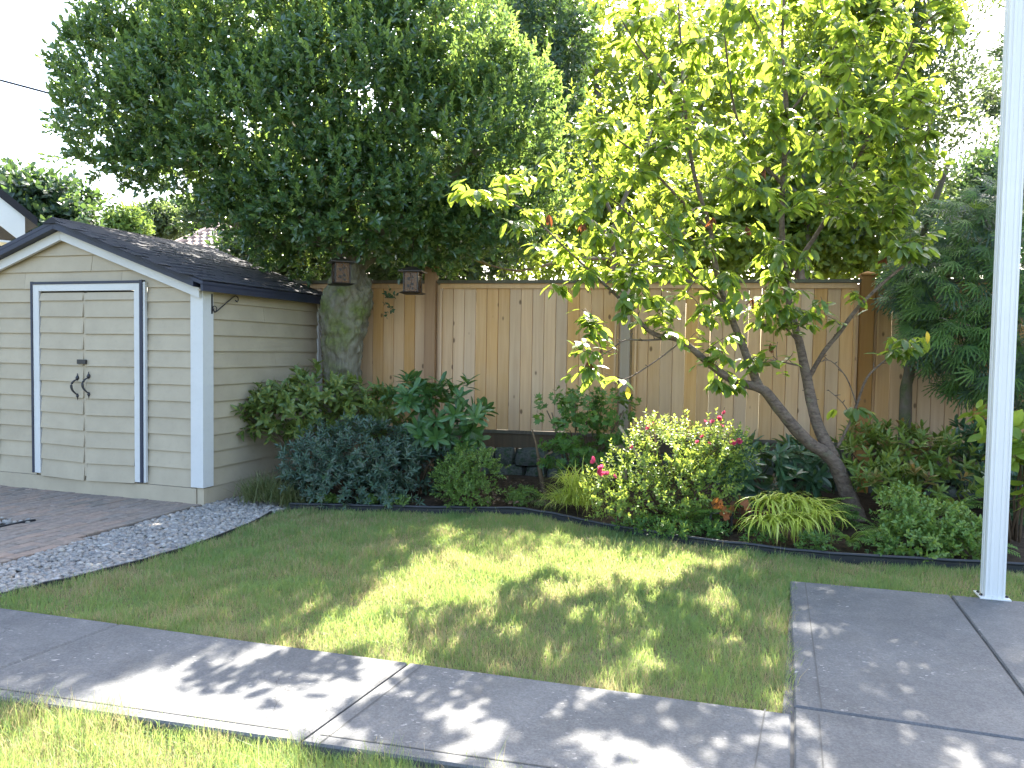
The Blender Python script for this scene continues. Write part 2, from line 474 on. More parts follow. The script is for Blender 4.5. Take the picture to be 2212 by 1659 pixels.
M_fern = leaf_mat('fern_pinna', [(0.098, 0.206, 0.042), (0.124, 0.237, 0.049), (0.078, 0.175, 0.042)], (.34, .48, .06), .38, .5, .3)
M_withered = leaf_mat('withered_leaf', [(.19, .075, .035), (.14, .055, .03), (.24, .10, .045)], (.36, .12, .04), .3, .7, .2)
M_yellow = leaf_mat('yellow_leaf', [(.60, .42, .03), (.66, .46, .04)], (.75, .55, .05), .4, .45, .3)
M_cherrybark = bark_mat('cherry_bark', (.085, .060, .045), (.215, .160, .120), moss=(.22, .19, .13), mscale=16, scale=26, stretch=(.7, .7, 1.5), mlo=.56, mhi=.66, bump=.9)
M_hollybark = bark_mat('mossy_bark', (.11, .095, .065), (.25, .225, .165), moss=(.165, .195, .05), mscale=3.0, scale=9, mlo=.47, mhi=.68, bump=.9)
M_bgbark = bark_mat('grey_bark', (.10, .085, .07), (.22, .19, .16), scale=18)
M_cedarbark = bark_mat('cedar_bark', (.075, .06, .045), (.16, .13, .10), moss=(.12, .13, .06), mscale=7)


# ------------------------------------------------------------------ leaf templates (x along the leaf, z its upper side), unit length
def T_hex(w=.42, fold=.08, droop=.06):
    w *= .5
    V = np.array([(0, 0, 0), (.33, -w, fold), (.72, -w * .78, fold - droop * .5), (1, 0, -droop), (.72, w * .78, fold - droop * .5), (.33, w, fold)])
    return V, np.array([(0, 1, 2, 3), (0, 3, 4, 5)])


def T_big(w=.42, fold=.05, droop=.22, prof=(.10, .80, 1.0, .72, .04), xs=(0, .22, .5, .78, 1.0), wave=.0):
    V = []
    for i, (x, p) in enumerate(zip(xs, prof)):
        z = -droop * x * x; h = p * w * .5
        wv = wave * (1 if i % 2 else -1)
        V += [(x, -h, z + fold * p + wv), (x, 0, z), (x, h, z + fold * p - wv)]
    Q = []
    for i in range(len(xs) - 1):
        b = 3 * i; Q += [(b, b + 3, b + 4, b + 1), (b + 1, b + 4, b + 5, b + 2)]
    return np.array(V, float), np.array(Q)


def T_lobed(lobes=5, inner=.55, cup=.08):
    V = [(0, 0, 0)]; n = lobes * 2
    a0, a1 = -2.35, 2.35
    for i in range(n + 1):
        a = a0 + (a1 - a0) * i / n
        r = (.55 if i % 2 else .55 * inner) * (1.0 if abs(a) < 1.9 else .8)
        V.append((.35 + r * math.cos(a), r * math.sin(a), -cup * r + .04 * (i % 2)))
    V[0] = (.28, 0, 0)
    Q = [(0, i, i + 1, i + 2) for i in range(1, n, 2)]
    return np.array(V, float), np.array(Q)


def T_blade(w=.02, bend=.5, n=4):
    V, Q = [], []
    for i in range(n + 1):
        t = i / n; ww = w * .5 * (1 - t ** 2.2) + .0008
        a = bend * t; x = math.sin(a) / max(bend, .01); z = (1 - math.cos(a)) / max(bend, .01)
        V += [(x, -ww, -z), (x, ww, -z)]
    for i in range(n): Q.append((2 * i, 2 * i + 2, 2 * i + 3, 2 * i + 1))
    return np.array(V, float), np.array(Q)


def T_spray():
    V, Q = [], []
    def strip(p, q, w0, w1):
        p, q = np.array(p), np.array(q); d = q - p; s = np.array((-d[1], d[0], 0)); s = s / (np.linalg.norm(s) + 1e-9)
        b = len(V); V.extend([p - s * w0, q - s * w1, q + s * w1, p + s * w0]); Q.append((b, b + 1, b + 2, b + 3))
    for k, a in enumerate((-58, -38, -20, 0, 17, 36, 55)):
        a = math.radians(a); L = (.62, .82, .95, 1.0, .93, .8, .6)[k]
        ca, sa_ = math.cos(a), math.sin(a)
        P = lambda t, o=0.0: (t * L * ca - o * sa_, t * L * sa_ + o * ca, -.30 * (t * L) ** 2)
        strip(P(0.0), P(.5), .022, .030); strip(P(.5), P(1.0), .030, .010)
        for t in (.38, .60, .80):
            for sg in (-1, 1): strip(P(t), P(t + .13, sg * .085 * (1.2 - t)), .022, .008)
    return np.array(V, float), np.array(Q)


def T_frond(n=15, bend=1.1):
    V, Q = [], []
    def P(t):
        a = bend * t; return np.array((math.sin(a) / bend, 0, -(1 - math.cos(a)) / bend)), np.array((math.cos(a), 0, -math.sin(a)))
    for i in range(8):
        p, _ = P(i / 8); q, _ = P((i + 1) / 8); w = .008
        b = len(V); V += [p + (0, -w, 0), q + (0, -w, 0), q + (0, w, 0), p + (0, w, 0)]; Q.append((b, b + 1, b + 2, b + 3))
    for i in range(n):
        t = .12 + .86 * i / n; p, d = P(t); L = .26 * math.sin(math.pi * min(1, .18 + .82 * (1 - t) ** .9)) ** .8 * (1 if t > .25 else .8)
        up = np.cross(d, (0, 1, 0)); w = .022
        for sg in (-1, 1):
            dr = np.array((0, sg, 0)) * .93 + d * .36
            a = p - d * w; c = p + d * w; e = p + dr * L + up * (-.10 * L); m = p + dr * L * .55 + up * .02
            b = len(V); V += [a, m - d * w * 1.1, e, m + d * w * 1.1]; Q.append((b, b + 1, b + 2, b + 3))
    return np.array(V, float), np.array(Q)


T_CHERRY = T_big(.46, .045, .25, (.06, .72, 1.0, .74, .03), (0, .2, .48, .78, 1.0))
T_RHODO = T_big(.34, .05, .16, (.25, .72, 1.0, .85, .1), (0, .25, .55, .82, 1.0))
T_OVAL = T_big(.58, .04, .20, (.12, .85, 1.0, .74, .03))
T_NARROW = T_big(.30, .04, .12, (.15, .8, 1.0, .7, .05))
T_SMALL = T_hex(.5, .06, .08)
T_HOLLY = T_hex(.56, .10, .14)
T_LANCE = T_hex(.30, .05, .08)
T_LOB = T_lobed()
T_HEU = T_lobed(6, .72, .15)
T_SPR = T_spray()
T_FRO = T_frond()


def frames(D, N):
    X = unit(D); Y = unit(np.cross(N, X)); Z = np.cross(X, Y)
    return np.stack([X, Y, Z], axis=2)            # (n,3,3) columns are axes


def scatter(T, P, D, N, L, Wf=None):
    V, Q = T; n = len(P); M = frames(D, N)
    S = np.ones((n, 3)) * np.asarray(L).reshape(-1, 1)
    if Wf is not None: S[:, 1] *= Wf
    W = np.einsum('nij,nkj->nki', M, V[None] * S[:, None, :]) + P[:, None, :]
    F = (Q[None] + (np.arange(n) * len(V))[:, None, None]).reshape(-1, Q.shape[1])
    return W.reshape(-1, 3), F


LEAFMESH = {}
def leaves(root, T, P, D, N, L, mat, n_parts=0, name='leaf', mass='foliage', key=None):
    """the n_parts nearest leaves are parts of their own, the rest one mass under the same thing"""
    base = np.array(root.location)
    L = np.broadcast_to(np.asarray(L, float), (len(P),)).copy()
    if n_parts:
        # largest as seen from the camera, with the camera-side face of the crown first
        size = L / np.linalg.norm(P - np.array((0, 0, CAM_H)), axis=1)
        idx = np.argsort(-size * (1 + .02 * rng.random(len(P))))[:n_parts]
        k = (mat.name, id(T))
        if k not in LEAFMESH: LEAFMESH[k] = np_mesh(name, T[0], T[1], mat)
        me = LEAFMESH[k]; M = frames(D[idx], N[idx])
        for j, i in enumerate(idx):
            o = bpy.data.objects.new(name, me); COL.objects.link(o); o.parent = root
            m = Matrix([[*(M[j][r] * L[i]), P[i][r] - base[r]] for r in range(3)] + [[0, 0, 0, 1]])
            o.matrix_basis = m
        keep = np.ones(len(P), bool); keep[idx] = False
        P, D, N, L = P[keep], D[keep], N[keep], L[keep]
    if len(P):
        V, F = scatter(T, P - base, D, N, L)
        o = link(mass, np_mesh(mass, V, F, mat), root)
        o['kind'] = 'stuff'
        return o


def shoots(C, Dr, Ls, k, a0=75, a1=20, jit=.25, start=.15):
    """k leaves spiralling up each shoot; returns leaf base, direction, normal"""
    n = len(C); Dr = unit(Dr)
    ref = np.where(np.abs(Dr[:, 2:3]) > .9, np.array([[1., 0, 0]]), np.array([[0, 0, 1.]]))
    U = unit(np.cross(Dr, ref)); W = np.cross(Dr, U)
    ph = rng.random(n) * 6.28; P, D, N = [], [], []
    Ls = np.broadcast_to(np.asarray(Ls, float), (n,))
    for j in range(k):
        f = start + (1 - start) * j / max(1, k - 1)
        az = ph + 2.4 * j + rng.normal(0, .2, n)
        a = np.radians(a0 + (a1 - a0) * f) + rng.normal(0, jit * .6, n)
        rad = U * np.cos(az)[:, None] + W * np.sin(az)[:, None]
        d = Dr * np.cos(a)[:, None] + rad * np.sin(a)[:, None] + rng.normal(0, jit * .4, (n, 3))
        nn = Dr * np.sin(a)[:, None] - rad * np.cos(a)[:, None] + rng.normal(0, jit * .5, (n, 3))
        P.append(C + Dr * (Ls * f)[:, None]); D.append(unit(d)); N.append(unit(nn))
    return np.vstack(P), np.vstack(D), np.vstack(N)


def blob_pts(blobs, n, inner=.6, zmin=.03, bias=None, thin=True, stray=0.0):
    """points in the outer shell of ellipsoids, spread by volume; returns point, outward direction"""
    B = np.array([[*b[0], *b[1]] for b in blobs], float)
    w = (B[:, 3] * B[:, 4] + B[:, 3] * B[:, 5] + B[:, 4] * B[:, 5]); w = w / w.sum()
    P, O = [], []
    got = 0
    while got < n:
        m = int((n - got) * 1.6) + 20
        i = rng.choice(len(B), m, p=w)
        d = unit(rng.normal(0, 1, (m, 3)))
        if bias is not None: d = unit(d + np.array(bias) * rng.random((m, 1)))
        r = inner + (1 - inner) * rng.random((m, 1)) ** .6
        if stray:
            r = r * (1 + .10 * np.sin(5 * d[:, :1] + 3 * d[:, 2:3] + i[:, None]) + np.where(rng.random((m, 1)) < stray, rng.uniform(.05, .32, (m, 1)), 0.0))
        p = B[i, :3] + d * B[i, 3:] * r
        ok = p[:, 2] > zmin
        if thin:
            for b in B:
                q = (p - b[:3]) / b[3:]
                ok &= (q ** 2).sum(1) > .42 * inner ** 2 * 1.0
        p, d = p[ok], d[ok]
        P.append(p); O.append(unit(d / B[i[ok], 3:])); got += len(p)
    return np.vstack(P)[:n], np.vstack(O)[:n]


def B(x, y, Y, rx, ry, rd=None):
    c = at(x, y, Y); a, b = px(rx, Y), px(ry, Y)
    return ((c.x, c.y, c.z), (a, rd if rd else (a + b) / 2, b))


def stems_to(root, base, blobs, mat, r0=.012, n_each=3, name='stem'):
    b0 = Vector(base); rl = Vector(root.location)
    for i, (c, r) in enumerate(blobs):
        for k in range(n_each):
            e = Vector(c) + Vector((random.uniform(-.5, .5) * r[0], random.uniform(-.5, .5) * r[1], random.uniform(-.1, .5) * r[2]))
            s = b0 + Vector((random.uniform(-.06, .06), random.uniform(-.06, .06), 0))
            m = s.lerp(e, .5) + Vector((random.uniform(-.05, .05), random.uniform(-.05, .05), .05))
            MB().tube([s - rl, m - rl, e - rl], [r0, r0 * .8, r0 * .45], 6).build(name, mat, root, True)


def shrub(name, label, cat, base, blobs, ns, k, T, L, mat, n_parts=0, SL=.1, up=.5, inner=.55, a0=75, a1=25, r0=.012, ne=2, jit=.25, group=None, bias=(0, -.5, .4), extra=None, stems=True):
    root = empty(name, base, 0, label, cat, group)
    C, O = blob_pts(blobs, ns, inner, .04, bias, stray=.16)
    Dr = unit(O + np.array((0, 0, up)) + rng.normal(0, .2, O.shape))
    if extra is not None:          # (fraction, material, scale): some shoot tips carry other leaves
        fr, m2, sc = extra; sel = rng.random(ns) < fr
        P, D, N = shoots(C[sel], Dr[sel], SL, k, a0, a1, jit); leaves(root, T, P, D, N, L * sc * rng.uniform(.75, 1.15, len(P)), m2, min(40, n_parts // 3), mass='young_foliage')
        C, Dr = C[~sel], Dr[~sel]
    P, D, N = shoots(C, Dr, SL, k, a0, a1, jit)
    leaves(root, T, P, D, N, L * rng.uniform(.75, 1.15, len(P)), mat, n_parts)
    if stems: stems_to(root, base, blobs, M_stem, r0, ne)
    return root


def spline(pts, k=4):
    pts = [Vector(p) for p in pts]; out = []
    for i in range(len(pts) - 1):
        p0, p1, p2, p3 = pts[max(i - 1, 0)], pts[i], pts[i + 1], pts[min(i + 2, len(pts) - 1)]
        for j in range(k):
            t = j / k
            out.append(.5 * ((2 * p1) + (p2 - p0) * t + (2 * p0 - 5 * p1 + 4 * p2 - p3) * t * t + (3 * p1 - p0 - 3 * p2 + p3) * t ** 3))
    out.append(pts[-1]); return out


def rlerp(rs, n):
    return [float(v) for v in np.interp(np.linspace(0, 1, n), np.linspace(0, 1, len(rs)), rs)]

# ================================================================== the setting
def sheet(name, poly, z, mat, kind='structure'):
    o = link(name, MB().add([(p[0], p[1], z) for p in poly], [list(range(len(poly)))]).mesh(name, mat)); o['kind'] = kind
    return o


g = MB()
NG = 40
gx = np.concatenate([-np.geomspace(900, 8, 14), np.linspace(-7, 7, 12), np.geomspace(8, 900, 14)])
gy = np.concatenate([np.linspace(-30, 14, 10), np.geomspace(15, 1500, 16)])
g.v = [(float(x), float(y), -.10) for y in gy for x in gx]
g.f = [[j * len(gx) + i, j * len(gx) + i + 1, (j + 1) * len(gx) + i + 1, (j + 1) * len(gx) + i] for j in range(len(gy) - 1) for i in range(len(gx) - 1)]
M_ground = soil_mat('rough_ground', (.05, .055, .025), (.12, .11, .06), 3)
tag(g.build('ground', M_ground), kind='structure')

PEB_EDGE = [(-3.06, 4.42), (-3.0, 4.55), (-2.89, 4.74), (-2.73, 4.97), (-2.43, 5.55), (-2.28, 6.05), (-2.18, 6.55), (-2.16, 6.94)]
BED_EDGE = [(-2.05, 7.08), (-1.5, 7.06), (-0.86, 7.03), (-0.01, 7.05), (.20, 6.97), (.41, 6.82), (.78, 6.47), (1.39, 6.04), (1.78, 5.85), (2.38, 5.60), (3.4, 5.43), (4.6, 5.25), (6.5, 5.0)]
LAWN = [(-3.02, 4.34)] + PEB_EDGE + BED_EDGE + [(6.5, 3.72), (1.86, 5.07), (1.19, 3.17)]
NEAR_LAWN = [(-4.2, 3.66), (-2.13, 3.16), (-.78, 2.845), (1.0, 2.42), (.35, .6), (-4.2, .6)]
sheet('lawn', LAWN, -.03, M_thatch)
sheet('near_lawn', NEAR_LAWN, -.045, M_thatch)

# --- grass blades
def grass(name, poly, dens, lmin, lmax, z, wmul=1.0, over=()):
    p = np.array([q[:2] for q in poly]); a = 0.5 * abs(np.dot(p[:, 0], np.roll(p[:, 1], 1)) - np.dot(p[:, 1], np.roll(p[:, 0], 1)))
    P2 = sample_poly(poly, int(a * dens))
    P2 = P2[(np.abs(P2[:, 0]) < .74 * P2[:, 1] + .5)]
    if over:
        ext = []
        for (a0, a1, n_, w) in over:
            t = rng.random(n_)[:, None]; q = np.array(a0) * (1 - t) + np.array(a1) * t
            ext.append(q + rng.normal(0, w, q.shape))
        P2 = np.vstack([P2] + ext)
    n = len(P2)
    clump = .6 + .8 * (np.sin(P2[:, 0] * 9.1 + np.sin(P2[:, 1] * 7)) * np.sin(P2[:, 1] * 8.3 + 2 * np.sin(P2[:, 0] * 5)) * .5 + .5)
    L = rng.uniform(lmin, lmax, n) * clump * np.where(rng.random(n) < .03, 1.7, 1.0)
    far = np.clip(P2[:, 1] / 4.5, .75, 1.6)
    th = rng.random(n) * 6.28; lean = np.abs(rng.normal(.55, .35, n)).clip(0, 1.35)
    az = np.stack([np.cos(th), np.sin(th)], 1)
    w = .0017 * wmul * far * rng.uniform(.7, 1.3, n)
    ct = rng.random(n) * 6.28; side = np.stack([np.cos(ct), np.sin(ct), np.zeros(n)], 1) * w[:, None]
    base = np.column_stack([P2, np.full(n, z)])
    d1 = np.column_stack([az * np.sin(lean * .5)[:, None], np.cos(lean * .5)]); d2 = np.column_stack([az * np.sin(lean * 1.25)[:, None], np.cos(lean * 1.25)])
    m = base + d1 * (L * .5)[:, None]; t = m + d2 * (L * .5)[:, None]
    V = np.stack([base - side, base + side, m + side * .8, m - side * .8, t + side * .15, t - side * .15], 1).reshape(-1, 3)
    b = (np.arange(n) * 6)[:, None]
    Q = np.concatenate([b + np.array([[0, 1, 2, 3]]), b + np.array([[3, 2, 4, 5]])], 0)
    o = link(name, np_mesh(name, V, Q, M_grass)); o['kind'] = 'stuff'
    return o


o = grass('lawn_grass', LAWN, 13500, .022, .064, -.032,
          over=[((1.86, 5.05), (1.2, 3.2), 1200, .02), ((-3, 4.36), (1.17, 3.19), 2600, .022), ((-.3, 7.02), (2.3, 5.6), 2400, .03), ((1.86, 5.06), (4.5, 4.35), 2000, .03)])
tag(o, 'patchy green and straw coloured lawn between path and planting bed', 'grass')
o = grass('near_lawn_grass', NEAR_LAWN, 17000, .04, .095, -.047, .9, over=[((-3, 3.37), (-.78, 2.86), 2600, .03), ((-.78, 2.86), (.9, 2.46), 1600, .03)])
tag(o, 'longer sunlit grass in front of the concrete path', 'grass')

# --- concrete path and patio: slabs with joints
path = empty('concrete_path', (-1, 3.5, 0)); path['kind'] = 'structure'
patio = empty('concrete_patio', (2.5, 3.5, 0)); patio['kind'] = 'structure'


def slab(parent, poly, top=.004):
    lx, ly = parent.location.x, parent.location.y
    p = inset(poly, .006)
    MB().prism([(q[0] - lx, q[1] - ly) for q in p], -.11, top, .008).build('slab', M_conc, parent)


def far_y(x): return 4.29 - .279 * (x + 2.88)
def near_y(x): return 3.17 - .2372 * (x + 2.13)
slab(path, [(-6.2, near_y(-6.2)), (-2.43, near_y(-2.43)), (-2.08, far_y(-2.08)), (-6.2, far_y(-6.2))])
slab(path, [(-2.43, near_y(-2.43)), (-.79, near_y(-.79)), (-.47, far_y(-.47)), (-2.08, far_y(-2.08))])
slab(path, [(-.79, near_y(-.79)), (.934, near_y(.934)), (1.194, far_y(1.194)), (-.47, far_y(-.47))])
slab(patio, [(1.22, 3.22), (2.16, 2.92), (2.79, 4.80), (1.86, 5.05)])
slab(patio, [(2.16, 2.92), (6.6, 1.50), (6.6, 3.70), (2.79, 4.80)])
slab(patio, [(.22, .5), (6.6, .5), (6.6, 1.50), (2.16, 2.92), (1.22, 3.22)])
# tooled lines near the slab edges
M_line = plain('joint_filler', (.10, .10, .095), .9, .1)
def groove(parent, a, b, w=.006, z=.0065):
    a, b = Vector((*a, 0)), Vector((*b, 0)); d = (b - a).normalized(); s = Vector((-d.y, d.x, 0)) * w * .5; l = parent.location
    MB().add([(p.x - l.x, p.y - l.y, z) for p in (a - s, b - s, b + s, a + s)], [(0, 1, 2, 3)]).build('tooled_line', M_line, parent)
groove(patio, (1.95, 5.0), (1.335, 3.20)); groove(patio, (1.30, 3.14), (.42, .7))
groove(path, (-2.35, near_y(-2.35) + .075), (-.85, near_y(-.85) + .075)); groove(path, (-.72, near_y(-.72) + .075), (.86, near_y(.86) + .075))
groove(path, (-.71, near_y(-.71)), (-.395, far_y(-.395))); groove(path, (.80, near_y(.80)), (1.09, far_y(1.09)))
MB().add([(-6.1, near_y(-6.1) + .02, -.02), (1.0, near_y(1.0) + .02, -.012), (1.2, far_y(1.2) - .02, -.012), (-6.1, far_y(-6.1) - .02, -.02)], [(0, 1, 2, 3)]).build('joint_bed', M_line, path, loc=(1, -3.5, 0))
MB().add([(.2, .55, -.010), (6.5, .55, -.010), (6.5, 3.68, -.010), (1.86, 5.0, -.010), (1.17, 3.2, -.010)], [(0, 1, 2, 3, 4)]).build('joint_bed', M_line, patio, loc=(-2.5, -3.5, 0))

# --- brick patio in front of the shed
SH = R(-18.2); SHO = Vector((-2.91, 7.24, 0))
PATCH = [(-4.0, 6.43), (-5.6, 6.66), (-5.6, 5.2), (-4.75, 5.10)]
BRICKS = [(-3.62, 4.87), (-3.47, 5.18), (-3.25, 6.1), (-2.93, 7.30), (-6.4, 8.5), (-6.4, 5.3)]
bp = empty('brick_patio', (-4, 6.2, 0)); bp['kind'] = 'structure'
MB().add([(p[0] + 4, p[1] - 6.2, -.018) for p in BRICKS], [list(range(len(BRICKS)))]).build('sand_bed', soil_mat('paver_sand', (.07, .06, .05), (.13, .115, .095), 60), bp)
bm_ = MB().cbox(-.0975, .0975, -.0475, .0475, -.06, 0, .005).mesh('brick', M_brick)
du = Vector((math.cos(SH), math.sin(SH))); dv = Vector((-math.sin(SH), math.cos(SH)))
nb = 0
for i in range(-40, 12):
    for j in range(-20, 12):
        c = Vector((SHO.x, SHO.y)) + du * (i * .102 + .05) + dv * (j * .203 + (.1015 if i % 2 else 0) - .1)
        q = np.array([[c.x, c.y]])
        if not in_poly(q, BRICKS)[0] or in_poly(q, PATCH)[0]: continue
        if c.x < -.75 * c.y - .1 or nb >= 298: continue
        b_ = link('brick', bm_, bp, (c.x + 4, c.y - 6.2, random.uniform(-.003, .004)))
        b_.rotation_euler = (random.uniform(-.012, .012), random.uniform(-.012, .012), SH + math.pi / 2 + random.uniform(-.012, .012)); nb += 1

# --- river pebbles
def T_pebble():
    V = {}; Q = []
    def vid(p):
        k = tuple(np.round(p, 4))
        if k not in V: V[k] = len(V)
        return V[k]
    for ax in range(3):
        for sg in (-1, 1):
            for a in range(2):
                for b in range(2):
                    f = []
                    for (i, j) in ((0, 0), (1, 0), (1, 1), (0, 1)):
                        p = np.zeros(3); p[ax] = sg; p[(ax + 1) % 3] = a - 1 + i; p[(ax + 2) % 3] = b - 1 + j
                        f.append(vid(p))
                    Q.append(f if sg > 0 else f[::-1])
    P = np.array([k for k in V]); P = P / np.linalg.norm(P, axis=1, keepdims=True)
    return P, np.array(Q)


def pebbles(name, poly, n, z, label):
    T = T_pebble(); P2 = sample_poly(poly, n)
    P = np.column_stack([P2, z + rng.random(n) * .022])
    S = (.008 + .016 * rng.random((n, 1)) ** 1.5) * np.array([[1.25, .95, .68]]) * rng.uniform(.85, 1.2, (n, 3))
    th = rng.random(n) * 6.28; D = np.column_stack([np.cos(th), np.sin(th), rng.normal(0, .2, n)]); N = np.column_stack([rng.normal(0, .2, (n, 2)), np.ones(n)])
    M = frames(D, N); V = np.einsum('nij,nkj->nki', M, T[0][None] * S[:, None, :]) * (1 + rng.normal(0, .05, (n, len(T[0]), 1))) + P[:, None, :]
    F = (T[1][None] + (np.arange(n) * len(T[0]))[:, None, None]).reshape(-1, 4)
    o = link(name, np_mesh(name, V.reshape(-1, 3), F, M_peb, True)); return tag(o, label, 'pebbles', kind='stuff')


PEB = [(-3.72, 4.53)] + [(-3.02, 4.35)] + [(x - .03, y) for x, y in PEB_EDGE[1:]] + [(-2.05, 7.2), (-2.2, 7.45), (-2.70, 7.72), (-2.88, 7.26), (-3.22, 6.1), (-3.45, 5.18), (-3.6, 4.87)]
sheet('pebble_bed', PEB, -.04, soil_mat('pebble_bed_soil', (.05, .05, .05), (.12, .12, .12), 40))
pebbles('river_pebbles', PEB, 9000, -.028, 'strip of rounded grey river pebbles between brick patio and lawn')
pebbles('river_pebbles', PATCH, 900, -.01, 'small wedge of grey pebbles set into the brick patio')

# --- plastic edgings
def edging(name, pts, label, h0, h1, bead, parent=None):
    P = spline([(x, y, 0) for x, y in pts], 5); l = Vector((pts[0][0], pts[0][1], 0))
    root = empty(name, l, 0, label, 'edging')
    m = MB(); m.v = [tuple(p - l + Vector((0, 0, z))) for p in P for z in (h0, h1)]
    off = [tuple(Vector(v) + Vector((.004, .006, 0))) for v in m.v]; n = len(m.v); m.v += off
    for i in range(len(P) - 1):
        a = 2 * i; m.f += [[a, a + 2, a + 3, a + 1], [n + a + 1, n + a + 3, n + a + 2, n + a]]
    m.build('strip', M_edge, root)
    MB().tube([p - l + Vector((0, .003, h1 + random.uniform(-.003, .003))) for p in P], bead, 8).build('bead', M_edge, root, True)
    return root
edging('lawn_edging', BED_EDGE, 'black plastic edging with rounded top between lawn and planting bed', -.06, .045, .013)
edging('pebble_edging', [(x - .01, y) for x, y in PEB_EDGE] , 'thin black edging strip between pebbles and lawn', -.05, .004, .006)
edging('patch_edging', [(-4.0, 6.42), (-4.2, 6.06), (-4.75, 5.08)], 'short black edging along the pebble wedge in the brick patio', -.05, .012, .006)

# --- planting bed soil
FA = R(-11.5); FO = Vector((-.97, 9.0, 0)); FX = Vector((math.cos(FA), math.sin(FA), 0)); FY = Vector((-math.sin(FA), math.cos(FA), 0))
def fw(u, y, z): return FO + FX * u + FY * y + Vector((0, 0, z))
bm = MB(); ed = spline([(-2.9, 7.9, 0), (-2.3, 7.3, 0)] + [(x, y + .01, 0) for x, y in BED_EDGE], 4); nr = 12
for i, p in enumerate(ed):
    u = -2.3 + (9.0) * i / (len(ed) - 1); q = fw(u, -.05, 0)
    for j in range(nr):
        t = j / (nr - 1); r = p.lerp(q, t)
        bm.v.append((r.x, r.y, -.02 + .10 * min(1, t * 1.5) + (random.uniform(-.02, .02) if 0 < j < nr - 1 else 0)))
for i in range(len(ed) - 1):
    for j in range(nr - 1): bm.f.append([i * nr + j, (i + 1) * nr + j, (i + 1) * nr + j + 1, i * nr + j + 1])
tag(bm.build('planting_bed', M_soil), kind='structure')
# dead leaves on the bare soil
LIT = [(-.75, 7.2), (.15, 7.15), (.55, 7.0), (.7, 8.3), (-.6, 8.6)]
P2 = sample_poly(LIT, 1100); n = len(P2)
Pm = np.column_stack([P2, .055 + rng.random(n) * .03]); th = rng.random(n) * 6.28
V, F = scatter(T_SMALL, Pm, np.column_stack([np.cos(th), np.sin(th), rng.normal(0, .3, n)]), np.column_stack([rng.normal(0, .4, (n, 2)), np.ones(n)]), rng.uniform(.02, .05, n))
tag(link('leaf_litter', np_mesh('leaf_litter', V, F, M_mulch)), 'brown dead leaves littering the bare soil under the fence', 'leaf litter', kind='stuff')

# ================================================================== retaining wall and fence
rw = empty('retaining_wall', FO, FA, 'low dark stone retaining wall under the wooden fence', 'wall')
M_stone = bark_mat('damp_stone', (.055, .06, .055), (.13, .135, .12), moss=(.05, .09, .04), mscale=5, scale=12, stretch=(1, 1, 1), mlo=.5, mhi=.66, bump=.6)
MB().box(-2.9, 7.2, .04, .22, -.1, .385).build('backing', M_soil, rw)
PV, PQ = T_pebble()
def sup(P, e=.45):
    q = np.sign(P) * np.abs(P) ** e; return q
st_me = []
for k in range(4):
    # finer rounded block
    b = MB(); nn = 5; grid = {}
    me = bpy.data.meshes.new('stone')
    Pn = []; Fn = []
    for ax in range(3):
        for sg in (-1, 1):
            i0 = len(Pn)
            for a in range(nn):
                for c in range(nn):
                    p = np.zeros(3); p[ax] = sg; p[(ax + 1) % 3] = -1 + 2 * a / (nn - 1); p[(ax + 2) % 3] = -1 + 2 * c / (nn - 1)
                    s = p / np.linalg.norm(p); q = p * .45 + s * .62
                    q = q * (1 + .07 * math.sin(3.1 * q[0] + k * 2.1) * math.cos(2.7 * q[2] + k) + .04 * math.sin(7 * q[1] + 5 * q[0] + k)); Pn.append(q * .5)
            for a in range(nn - 1):
                for c in range(nn - 1):
                    f = [i0 + a * nn + c, i0 + (a + 1) * nn + c, i0 + (a + 1) * nn + c + 1, i0 + a * nn + c + 1]; Fn.append(f if sg > 0 else f[::-1])
    st_me.append(np_mesh('stone', np.array(Pn), np.array(Fn), M_stone, True))
for row, (z0, hh) in enumerate(((-.02, .21), (.19, .20))):
    u = -2.6 + row * .15
    while u < 6.9:
        w = random.uniform(.22, .40)
        s = link('stone', random.choice(st_me), rw, (u + w / 2, .02 + random.uniform(-.03, .02), z0 + hh / 2))
        s.scale = (w * 1.02, .22, hh * 1.02); s.rotation_euler = (random.uniform(-.06, .06), random.uniform(-.06, .06), random.uniform(-.1, .1)); u += w + .012

